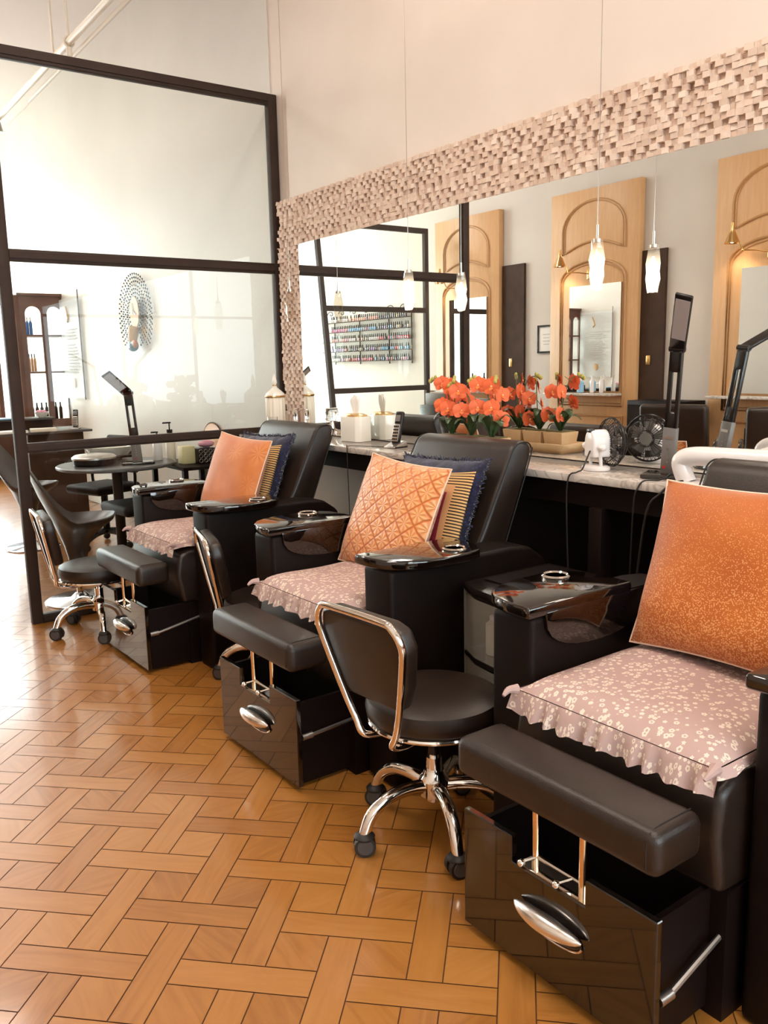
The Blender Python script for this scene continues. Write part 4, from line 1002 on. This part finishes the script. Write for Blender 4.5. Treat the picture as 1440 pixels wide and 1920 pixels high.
for i in range(2): bottle((2.415+i*0.035, 9.86, 1.781), 0.017, 0.19, M['blue'], M['silver'], 'blue_bottle', 'blue bottle standing on the top cabinet shelf', 'blue bottles on the top cabinet shelf')
for i in range(8): bottle((2.34+i*0.05, 9.86, 0.851), 0.018, 0.20, M['darkwood'], M['blackplastic'], 'dark_bottle', 'dark brown bottle on the bottom cabinet shelf', 'dark bottles on the bottom cabinet shelf')

def reception():
    t = empty('reception_desk', (2.1, 8.2, 0), 0, 'stepped dark wooden reception desk in front of the brown cabinet', 'desk')
    MB().box((0.06, 0.20, 0.42), (0.50, 0.50, 0.84)).build('carcass', M['darkwood'], t)
    MB().box((-0.20, 0.10, 0.845), (1.10, 0.62, 0.022), bev=0.004).build('lower_top', M['greytop'], t)
    MB().box((-0.50, 0.32, 0.952), (1.25, 0.30, 0.02), bev=0.004).build('upper_top', M['greytop'], t)
    MB().prism([(0.12, 0.86), (0.12, 0.94), (-1.05, 0.94), (-1.05, 0.86)], 'y', 0.25, 0.42).build('riser', M['darkwood'], t)
    return t
M['greytop'] = base('dark_grey_top', (0.10, 0.09, 0.09), 0.35)
reception()
t = empty('low_bench_cabinet', (2.1, 12.1, 0), 0, 'long low dark cabinet far back below the end window', 'cabinet')
MB().box((0, 0, 0.34), (1.15, 0.40, 0.68), bev=0.005).build('body', M['darkwood'], t); MB().box((0, 0, 0.69), (1.2, 0.44, 0.025), bev=0.004).build('top', M['greytop'], t)
phone((2.33, 8.10, 0.857), math.radians(60), 'dark cordless phone standing on the reception desk end', 1.0)
t = empty('treat_bowl', (2.12, 8.42, 0.963), 0, 'small white bowl of pink treats on the reception desk', 'bowl')
MB().lathe([(0.03, 0), (0.055, 0.03), (0.065, 0.05), (0.06, 0.05), (0.03, 0.012)], n=24).build('bowl', M['whiteceramic'], t)
mb = MB(); rr = random.Random(3)
for k in range(16): mb.ball((rr.uniform(-.035, .035), rr.uniform(-.035, .035), 0.045+rr.uniform(0, .015)), 0.014, 8)
o = mb.build('treats', M['pink'], t); o['kind'] = 'stuff'
tag(MB().box((1.80, 8.42, 0.968), (0.26, 0.18, 0.012), rot=(0, 0, 0.2), bev=0.003).build('blue_folder', M['lightblue']), 'light blue papers lying on the upper reception desk', 'papers')
tag(MB().box((1.72, 8.02, 0.868), (0.30, 0.16, 0.022), rot=(0, 0, 0.1), bev=0.004).build('open_book', M['paper']), 'open white book lying flat on the lower reception desk', 'book')
tag(MB().box((2.02, 8.02, 0.872), (0.22, 0.14, 0.03), rot=(0, 0, -0.15), bev=0.004).build('paper_pad', M['cream']), 'cream paper pad on the lower reception desk beside the phone', 'paper pad')
tag(MB().box((1.55, 8.36, 1.0), (0.14, 0.14, 0.075), bev=0.006).build('storage_box', M['paper']), 'white box at the far left end of the reception desk', 'box')

def round_table():
    t = empty('round_table', (1.98, 5.98, 0), 0, 'round black table beyond the partition holding the foot bath', 'table')
    MB().lathe([(0.01, 0.715), (0.395, 0.715), (0.405, 0.722), (0.405, 0.734), (0.398, 0.74), (0.01, 0.74)], n=56).build('tabletop', M['greytop'], t)
    MB().cyl((0, 0, 0.04), (0, 0, 0.715), 0.035).lathe([(0.20, 0.0), (0.20, 0.012), (0.05, 0.035), (0.035, 0.06)], n=36).build('pedestal', M['steel'], t)
round_table()
def heater():
    t = empty('wax_warmer', (1.83, 5.98, 0.741), 0.2, 'round silver and black warmer with lid on the round table', 'warmer')
    MB().lathe([(0.12, 0), (0.145, 0.01), (0.15, 0.045)], n=40).build('pot', M['blackplastic'], t)
    MB().lathe([(0.152, 0.045), (0.152, 0.056), (0.13, 0.072), (0.06, 0.080), (0.01, 0.082)], n=40).build('lid', M['silver'], t)
    MB().box((0.20, -0.05, 0.045), (0.14, 0.03, 0.02), rot=(0, 0, -0.3), bev=0.006).build('handle', M['blackplastic'], t)
heater()
t = empty('salon_bowl', (2.03, 6.26, 0.741), 0, 'wide white bowl behind the round warmer', 'bowl')
MB().lathe([(0.08, 0), (0.13, 0.03), (0.19, 0.10), (0.185, 0.10), (0.12, 0.03), (0.05, 0.01)], n=40).build('bowl', M['whiteceramic'], t)
desk_lamp((2.075, 5.80, 0.741), math.radians(75), 'black folding desk lamp on the round table behind the glass', (-0.015, 0.06, 0.49), (-0.175, 0.02, 0.63), (0.12, 0.22), 0.06)
def spray(loc_, lab, m='whiteplastic'):
    t = empty('pump_bottle', loc_, 0, lab, 'bottle')
    MB().lathe([(0.030, 0), (0.033, 0.005), (0.033, 0.12), (0.012, 0.145)], n=20).build('body', M[m], t)
    MB().cyl((0, 0, 0.145), (0, 0, 0.175), 0.013).cyl((0, 0, 0.175), (0, 0, 0.20), 0.005).box((-0.018, 0, 0.203), (0.055, 0.014, 0.012), bev=0.003).build('pump', M['blackplastic'], t)
spray((2.27, 5.92, 0.741), 'white pump bottle on the round table right of the lamp')
def side_shelf():
    t = empty('side_shelf', (2.55, 5.95, 0), 0, 'low black shelf against the pale wall carrying bottles and boxes', 'shelf')
    MB().box((0, 0, 0.69), (0.42, 0.62, 0.025), bev=0.003).build('top', M['blackwood'], t)
    for x in (-0.19, 0.19):
        for y in (-0.29, 0.29): MB().box((x, y, 0.34), (0.035, 0.035, 0.68)).build('leg', M['blackwood'], t)
    MB().box((0, 0, 0.30), (0.40, 0.60, 0.02)).build('lower_shelf', M['blackwood'], t)
side_shelf()
t = empty('tall_pump_bottle', (2.42, 6.05, 0.703), 0, 'amber bottle with tall black pump on the side shelf', 'bottle')
MB().lathe([(0.034, 0), (0.036, 0.005), (0.036, 0.19), (0.014, 0.22)], n=20).build('body', M['cream'], t)
MB().cyl((0, 0, 0.22), (0, 0, 0.245), 0.022).cyl((0, 0, 0.245), (0, 0, 0.29), 0.005).box((-0.02, 0, 0.295), (0.065, 0.016, 0.012), bev=0.003).build('pump', M['blackplastic'], t)
tag(MB().box((2.47, 5.88, 0.768), (0.10, 0.10, 0.13), bev=0.008).build('yellow_container', M['yellow']), 'pale yellow square container on the side shelf', 'container')
t = empty('patterned_box', (2.62, 5.86, 0.703), 0, 'black open box with pale ring pattern on the side shelf', 'box')
MB().box((0, 0, 0.055), (0.20, 0.16, 0.11), bev=0.003).build('body', M['blackplastic'], t)
mb = MB()
for i in range(5):
    for j in range(3):
        mb.tube([(-0.08+i*0.038+0.014*math.cos(a), -0.082, 0.022+j*0.034+0.013*math.sin(a)) for a in [2*PI*k/10 for k in range(10)]], 0.0022, n=4, closed=True)
mb.build('ring_pattern', M['silver'], t)
tag(MB().ball((2.62, 5.86, 0.84), 0.05, 14, (1.3, 1, 0.55)).build('pink_pouf', M['pink']), 'pink and white sponge bundle on top of the patterned box', 'sponge')
t = empty('oval_wall_plate', (XR-0.008, 6.02, 0.78), 0, 'orange oval plaque with dark rim low on the wall behind the farthest chair', 'wall plaque')
Tm = Euler((0, -PI/2, 0)).to_matrix().to_4x4()
MB().lathe([(0.01, 0), (0.20, 0), (0.20, 0.012), (0.01, 0.016)], n=40, M=Tm, sx=1.0, sy=1.0).build('plate', M['orangewood'], t)
MB().tube([(-0.008, 0.20*math.sin(a), 0.20*math.cos(a)) for a in [2*PI*k/40 for k in range(40)]], 0.006, n=6, closed=True).build('rim', M['darkwood'], t)

def bombo(loc_, rz, lab):
    t = empty('shell_stool', loc_, rz, lab, 'stool', 'moulded shell stools beyond the partition')
    MB().lathe([(0.21, 0), (0.212, 0.006), (0.20, 0.014), (0.06, 0.022), (0.03, 0.05)], n=48).build('base_disc', M['steelblue'], t)
    MB().cyl((0, 0, 0.03), (0, 0, 0.32), 0.022).build('column', M['chrome'], t)
    # shell: seat dish flowing into a column skirt, back rising on -x
    bm = bmesh.new(); rings = []; n = 40
    prof = [(0.050, 0.20, 0), (0.058, 0.28, 0), (0.075, 0.35, 0), (0.12, 0.42, .2), (0.18, 0.47, .55), (0.215, 0.50, .9), (0.228, 0.53, 1.0), (0.220, 0.535, 1.0), (0.17, 0.485, .6), (0.10, 0.46, .2), (0.02, 0.452, 0)]
    for r, z, f in prof:
        row = []
        for k in range(n):
            a = 2*PI*k/n; b = max(0, -math.cos(a)); lift = f*(b**1.6)*0.36; front = max(0, math.cos(a))
            rr = r*(1+0.18*f*b+0.06*f*front)
            row.append(bm.verts.new((rr*math.cos(a), rr*math.sin(a)*0.95, z+lift-0.02*f*abs(math.sin(a)))))
        rings.append(row)
    for i in range(len(rings)-1):
        for k in range(n): bm.faces.new((rings[i][k], rings[i][(k+1) % n], rings[i+1][(k+1) % n], rings[i+1][k]))
    bm.faces.new(rings[0][::-1]); bm.faces.new(rings[-1])
    mb = MB(); mb.bm.free(); mb.bm = bm; mb.build('seat_shell', M['shell'], t, 60)
    MB().tube([(0.02, -0.05, 0.30), (0.04, -0.12, 0.27)], 0.004, n=8).build('lever', M['chrome'], t)
    return t
M['shell'] = noisy('dark_moulded_plastic', (0.035, 0.024, 0.021), (0.045, 0.032, 0.028), 8, 0.35)
bombo((1.45, 5.22, 0), math.radians(-12), 'dark moulded shell stool on a round steel foot right behind the partition glass')
bombo((1.62, 7.08, 0), math.radians(-35), 'dark moulded shell stool farther back at the left frame edge')
def task_chair(loc_, rz, lab, back=True):
    t = empty('task_chair', loc_, rz, lab, 'chair')
    MB().box((0, 0, 0.47), (0.42, 0.42, 0.07), bev=0.03, seg=4).build('seat', M['leather_flat'], t, 60)
    if back: MB().box((-0.21, 0, 0.72), (0.04, 0.34, 0.30), bev=0.02, seg=3).build('backrest', M['leather_flat'], t, 60)
    if back: MB().box((-0.215, 0, 0.53), (0.02, 0.05, 0.20)).build('back_bar', M['blackplastic'], t)
    MB().cyl((0, 0, 0.10), (0, 0, 0.44), 0.028).build('column', M['blackplastic'], t)
    if back:
      for s in (-1, 1): MB().tube([(-0.1, s*0.2, 0.46), (-0.1, s*0.26, 0.50), (-0.08, s*0.26, 0.66), (0.12, s*0.26, 0.67), (0.15, s*0.26, 0.64)], 0.013, n=8, sub=5).build('arm', M['blackplastic'], t)
    for k in range(5):
        a = 2*PI*k/5+0.3; c, s = math.cos(a), math.sin(a)
        l = MB().tube([(0.02*c, 0.02*s, 0.12), (0.15*c, 0.15*s, 0.11), (0.27*c, 0.27*s, 0.07)], [0.024, 0.014], n=8, sub=3).build('leg', M['blackplastic'], t)
        MB().ball((0.27*c, 0.27*s, 0.029), 0.029, 12, (1, 1, 1)).build('caster', M['rubber'], l)
    return t
task_chair((2.12, 6.75, 0), math.radians(200), 'black office chair with arms on casters behind the round table')
task_chair((2.02, 5.64, 0), math.radians(95), 'black low task stool tucked under the round table edge', False)

# ------------------------------------------------------------------ opposite wall (seen in the mirror)
def opp(X): return 5.414-X
XD = XL+0.0
def door_panel(yc, lab, first=False):
    t = empty('salon_door_panel', (XL+0.006, yc, 0), 0, lab, 'door panel', 'honey wood door panels of the styling stations')
    W2, Hh = 0.565, 3.07
    MB().box((0.035, 0, Hh/2), (0.07, 2*W2, Hh), bev=0.004).build('slab', M['door'], t)
    def mould(pts, nm):
        m_ = MB().tube([(0.074, a, b) for a, b in pts], 0.012, n=8, closed=True).tube([(0.073, a*0.94, (b-zc)*0.96+zc) for a, b in pts], 0.006, n=6, closed=True)
        m_.build(nm, M['doorgroove'], t)
    def archpts(y, zb, zs, zt, bot=0.0, n=14):
        pts = [(y*math.cos(PI*k/n), zs+(zt-zs)*math.sin(PI*k/n)) for k in range(n+1)]
        if bot: low = [(-y+2*y*k/n, zb+bot*math.sin(PI*k/n)) for k in range(n+1)]
        else: low = [(-y, zb), (y, zb)]
        return pts+low
    zc = 2.7; mould(archpts(0.40, 2.46, 2.68, 2.955, 0.10), 'arched_moulding')
    zc = 1.6; mould(archpts(0.42, 0.92, 2.18, 2.37), 'panel_moulding')
    zc = 0.5; mould([(-0.42, 0.18), (0.42, 0.18), (0.42, 0.82), (-0.42, 0.82)], 'lower_moulding')
    m = MB().box((0.082, -0.05, 1.60), (0.020, 0.66, 1.06)).build('mirror', M['mirror'], t)
    MB().box((0.17, 0.03, 1.040), (0.20, 0.88, 0.024), bev=0.004).build('shelf', M['marble'], t)
    return t
DY = (7.82, 5.90, 3.97)
for y, l in zip(DY, ('tall honey wood door panel, seen in the mirror behind the dark partition post', 'tall honey wood door panel in the mirror centre, with bottles on its shelf', 'tall honey wood door panel at the right edge of the mirror image')):
    door_panel(y, l)
def sconce(y, lab):
    # on door front, swinging lamp, shade left (+y) of plate
    t = empty('brass_sconce', (XL+0.078, y, 2.24), 0, lab, 'wall lamp', 'brass swing arm lamps on the door panels')
    MB().box((0.008, 0, 0.0), (0.016, 0.06, 0.10), bev=0.004).build('wall_plate', M['brass'], t)
    MB().tube([(0.015, 0, 0), (0.07, 0.10, 0.02), (0.10, 0.20, 0.03)], 0.006, n=8).tube([(0.10, 0.20, 0.03), (0.13, 0.25, 0.15), (0.14, 0.28, 0.24)], 0.006, n=8).ball((0.10, 0.20, 0.03), 0.012, 10).build('arm', M['brass'], t)
    MB().lathe([(0.012, 0.26), (0.016, 0.20), (0.03, 0.17), (0.065, 0.09), (0.062, 0.09), (0.028, 0.16)], (0.14, 0.28, 0.0), 24).build('shade', M['brass'], t)
    MB().ball((0.14, 0.28, 0.115), 0.022, 10).build('bulb', M['bulb'], t)
    l = bpy.data.lights.new('sconce_light', 'SPOT'); l.energy = 5; l.color = (1, 0.78, 0.55); l.spot_size = 2.2; l.spot_blend = 0.8; l.shadow_soft_size = 0.03
    lo = bpy.data.objects.new('sconce_light', l); COL.objects.link(lo); lo.parent = t; lo.location = (0.14, 0.28, 0.085)
for y, l in zip(DY, ('brass cone lamp on the door panel crossed by the dark post', 'brass cone lamp on the central door panel', 'brass cone lamp on the right hand door panel')): sconce(y+0.03, l)
def plank(y0, y1, z, lab):
    t = empty('dark_wood_panel', (XL+0.02, (y0+y1)/2, 0), 0, lab, 'panel'); MB().box((0, 0, z/2), (0.03, y1-y0, z)).build('board', M['darkwood'], t)
    MB().box((0.018, 0.03, 1.37), (0.006, 0.05, 0.09), bev=0.002).box((0.024, 0.03, 1.37), (0.008, 0.012, 0.03)).build('switch_plate', M['brass'], t)
plank(6.90, 7.24, 2.45, 'dark brown upright board with brass plate beside the left door panel')
plank(5.06, 5.33, 2.40, 'dark brown upright board with brass plate beside the central door panel')
def certificate():
    t = empty('framed_certificate', (XL+0.012, 6.58, 1.617), 0, 'black framed certificate on the wall left of the central door panel', 'framed certificate')
    mb = MB()
    for d in ((0, 0.115, 0.02, 0.29), (0, -0.115, 0.02, 0.29)): mb.box((0, d[1], 0), (0.02, d[2], d[3]))
    for z in (-0.14, 0.14): mb.box((0, 0, z), (0.02, 0.25, 0.02))
    mb.build('frame', M['blackplastic'], t); MB().box((-0.004, 0, 0), (0.008, 0.22, 0.27)).build('paper', M['paper'], t)
    mb = MB()
    for k in range(4): mb.box((0.001, 0, 0.05-k*0.035), (0.002, 0.10-0.02*(k % 2), 0.006))
    mb.build('printed_lines', M['rose'], t)
certificate()
zs = 1.057
for (y, r, h, m, c, nm, lab) in ((5.93, 0.035, 0.15, 'lightblue', 'whiteplastic', 'blue_white_bottle', 'blue and white bottle on the central door shelf'), (5.78, 0.020, 0.17, 'whiteplastic', 'whiteplastic', 'white_bottle', 'white bottle in the middle of the central door shelf'), (5.66, 0.021, 0.17, 'whiteplastic', 'cream', 'white_bottle', 'white bottle toward the right end of the central door shelf'),
      (7.68, 0.035, 0.16, 'blue', 'blue', 'blue_bottle', 'bright blue bottle on the left door shelf'), (7.58, 0.018, 0.20, 'blackplastic', 'blackplastic', 'spray_can', 'black spray can on the left door shelf'), (7.52, 0.018, 0.19, 'blackplastic', 'silver', 'spray_can', 'black can with silver top on the left door shelf')):
    bottle((XL+0.19, y, zs), r, h, M[m], M[c], nm, lab)
t = empty('tool_box', (XL+0.17, 6.10, zs), 0, 'small black box with dial on the central door shelf', 'box')
MB().box((0, 0, 0.035), (0.08, 0.12, 0.07), bev=0.008).build('body', M['blackplastic'], t); MB().cyl((0.04, 0, 0.04), (0.045, 0, 0.04), 0.018).build('dial', M['silver'], t)

def salon_chair(loc_, rz, lab):
    t = empty('styling_chair', loc_, rz, lab, 'salon chair', 'black styling chairs by the door panels')
    MB().box((0, 0, 0.52), (0.52, 0.54, 0.14), bev=0.04, seg=4).build('seat', M['leather'], t, 60)
    MB().box((-0.25, 0, 0.79), (0.09, 0.56, 0.46), rot=(0, math.radians(-8), 0), bev=0.035, seg=4).build('backrest', M['leather'], t, 60)
    for s in (-1, 1):
        a = MB().tube([(-0.18, s*0.30, 0.50), (-0.20, s*0.31, 0.66), (-0.05, s*0.31, 0.74), (0.16, s*0.31, 0.70), (0.20, s*0.31, 0.66)], 0.018, n=10, sub=5).build('arm', M['lacquer'], t)
        MB().tube([(0.08, s*0.31, 0.71), (0.10, s*0.30, 0.52)], 0.009, n=8).build('arm_post', M['chrome'], a)
    MB().cyl((0, 0, 0.02), (0, 0, 0.46), 0.035).lathe([(0.29, 0), (0.29, 0.015), (0.06, 0.04)], n=40).build('pump_base', M['chrome'], t)
    MB().tube([(0.2, -0.2, 0.46), (0.38, -0.2, 0.16), (0.44, 0, 0.15), (0.38, 0.2, 0.16), (0.2, 0.2, 0.46)], 0.014, n=8, sub=4).build('footrest', M['chrome'], t)
salon_chair((opp(6.25), 4.30, 0), math.radians(165), 'black styling chair before the dark board, seen in the mirror right of centre')
salon_chair((opp(6.30), 3.45, 0), math.radians(150), 'black styling chair at the right end of the mirror image')
salon_chair((opp(6.25), 6.50, 0), math.radians(185), 'black styling chair seen in the mirror behind the orchids')
t = empty('low_cabinet', (XL+0.042, 4.90, 0), 0, 'low black cabinet between the central and right door panels', 'cabinet')
MB().box((0.15, 0, 0.50), (0.30, 0.64, 1.0), bev=0.004).build('body', M['blackwood'], t); MB().box((0.303, 0.16, 0.5), (0.006, 0.30, 0.92)).build('cabinet_door', M['blackplastic'], t); MB().box((0.303, -0.16, 0.5), (0.006, 0.30, 0.92)).build('cabinet_door', M['blackplastic'], t)
t = empty('hand_mirror', (XL+0.10, 4.03, 0.66), 0, 'black square hand mirror hanging on the right door panel', 'hand mirror')
MB().box((0, 0, 0), (0.015, 0.24, 0.22), bev=0.006).tube([(0, 0, 0.11), (0, -0.005, 0.24)], 0.013, n=8).build('frame', M['blackplastic'], t); MB().box((0.009, 0, 0), (0.003, 0.19, 0.17)).build('mirror_glass', M['mirror'], t); MB().tube([(-0.02, 0, 0.26), (0.01, 0, 0.27), (0.012, 0, 0.24)], 0.004, n=6).build('hook', M['brass'], t)

# second steel screen farther back near the opposite wall
def screen():
    y = 8.3; x0, x1 = opp(6.73), opp(5.215)
    t = empty('steel_screen', (x0, y, 0), 0, 'black steel framed glass screen with a slanted outer post, seen in the mirror', 'glass screen')
    Wd = x1-x0
    MB().box((0.03, 0, 1.49), (0.055, 0.05, 2.98)).build('post', M['steel'], t)
    MB().prism([(Wd-0.03-0.16, 0.0), (Wd+0.03-0.16, 0.0), (Wd+0.09, 2.98), (Wd+0.04, 2.98)], 'y', -0.025, 0.025).build('slanted_post', M['steel'], t)
    for z in (0.03, 1.09, 2.02, 2.95):
        xe = Wd-0.17+0.22*z/2.98
        MB().box(((0.05+xe)/2, 0, z), (xe-0.05, 0.045, 0.06)).build('rail', M['steel'], t)
    MB().prism([(0.05, 0.04), (Wd-0.17, 0.04), (Wd+0.04, 2.93), (0.05, 2.93)], 'y', -0.003, 0.003).build('glass_pane', M['pane'], t)
screen()
# cart with grey bins
t = empty('salon_cart', (opp(6.0), 7.15, 0), 0, 'black salon trolley topped with grey slotted bins, reflected beside the screen', 'cart')
MB().box((0, 0, 0.50), (0.36, 0.40, 0.88), bev=0.01).build('body', M['blackplastic'], t); MB().box((0, 0.02, 1.00), (0.24, 0.30, 0.13), bev=0.01).build('bin', M['grey'], t)
for dx in (-0.14, 0.14):
    for dy in (-0.16, 0.16): MB().ball((dx, dy, 0.03), 0.03, 10).build('caster', M['rubber'], t)
# nail polish rack on the left wall, beyond the partition
def rack():
    t = empty('nail_polish_rack', (XL+0.01, 10.0, 1.40), 0, 'black wire wall rack with scrolled top full of nail polish', 'wall rack')
    mb = MB()
    for y in (-1.05, -0.55, 0.15, 0.80, 1.05): mb.box((0.01, y, 0.34), (0.014, 0.012, 0.70))
    mb.build('uprights', M['steel'], t)
    for k in range(5):
        z = 0.03+k*0.14
        MB().box((0.045, 0, z), (0.08, 2.1, 0.008)).box((0.085, 0, z+0.022), (0.004, 2.1, 0.004)).build('shelf', M['steel'], t)
    mb = MB()
    for k in range(7):
        y = -0.9+k*0.3
        mb.tube([(0.01, y+0.09*(1-s)*math.cos(s*7), 0.70+0.05*(1-s)*math.sin(s*7)+0.02) for s in [i/14 for i in range(14)]], 0.006, n=6)
    mb.build('scroll_top', M['steel'], t)
    cols = [('pink', (0.70, 0.12, 0.30)), ('red', (0.55, 0.04, 0.05)), ('coral', (0.80, 0.28, 0.18)), ('pale', (0.80, 0.70, 0.65)), ('blue', (0.12, 0.35, 0.60)), ('purple', (0.35, 0.12, 0.45)), ('dark', (0.06, 0.03, 0.05)), ('gold', (0.60, 0.45, 0.15))]
    meshes = {}
    for nm, c in cols:
        mb = MB(); mb.box((0, 0, 0.021), (0.026, 0.026, 0.042), bev=0.004); mb.mi = 1; mb.cyl((0, 0, 0.042), (0, 0, 0.085), 0.009, 0.007, 10)
        me = mb.build('nail_polish', [base('polish_'+nm, c, 0.2, coat=0.5), M['blackplastic']]); meshes[nm] = me.data; bpy.data.objects.remove(me)
    rnd = random.Random(5); shelfn = ('bottom', 'second', 'middle', 'fourth', 'top')
    plan = [['dark', 'red', 'pale'], ['blue', 'dark', 'purple'], ['red', 'pale', 'coral'], ['dark', 'blue', 'pink'], ['dark', 'coral', 'pale']]
    for k in range(5):
        y = -1.02; i = 0
        while y < 1.03:
            nm = plan[k][int((y+1.05)/0.72)] if rnd.random() < 0.75 else rnd.choice(cols)[0]
            if rnd.random() < 0.93 and y < 0.85:
                o = bpy.data.objects.new('nail_polish', meshes[nm]); COL.objects.link(o); o.location = (XL+0.055, 10.0+y, 1.435+k*0.14)
                tag(o, '%s nail polish bottle with black cap on the %s shelf of the wall rack' % (nm, shelfn[k]), 'nail polish', '%s nail polish bottles on the %s rack shelf' % (nm, shelfn[k]))
            y += 0.046
rack()
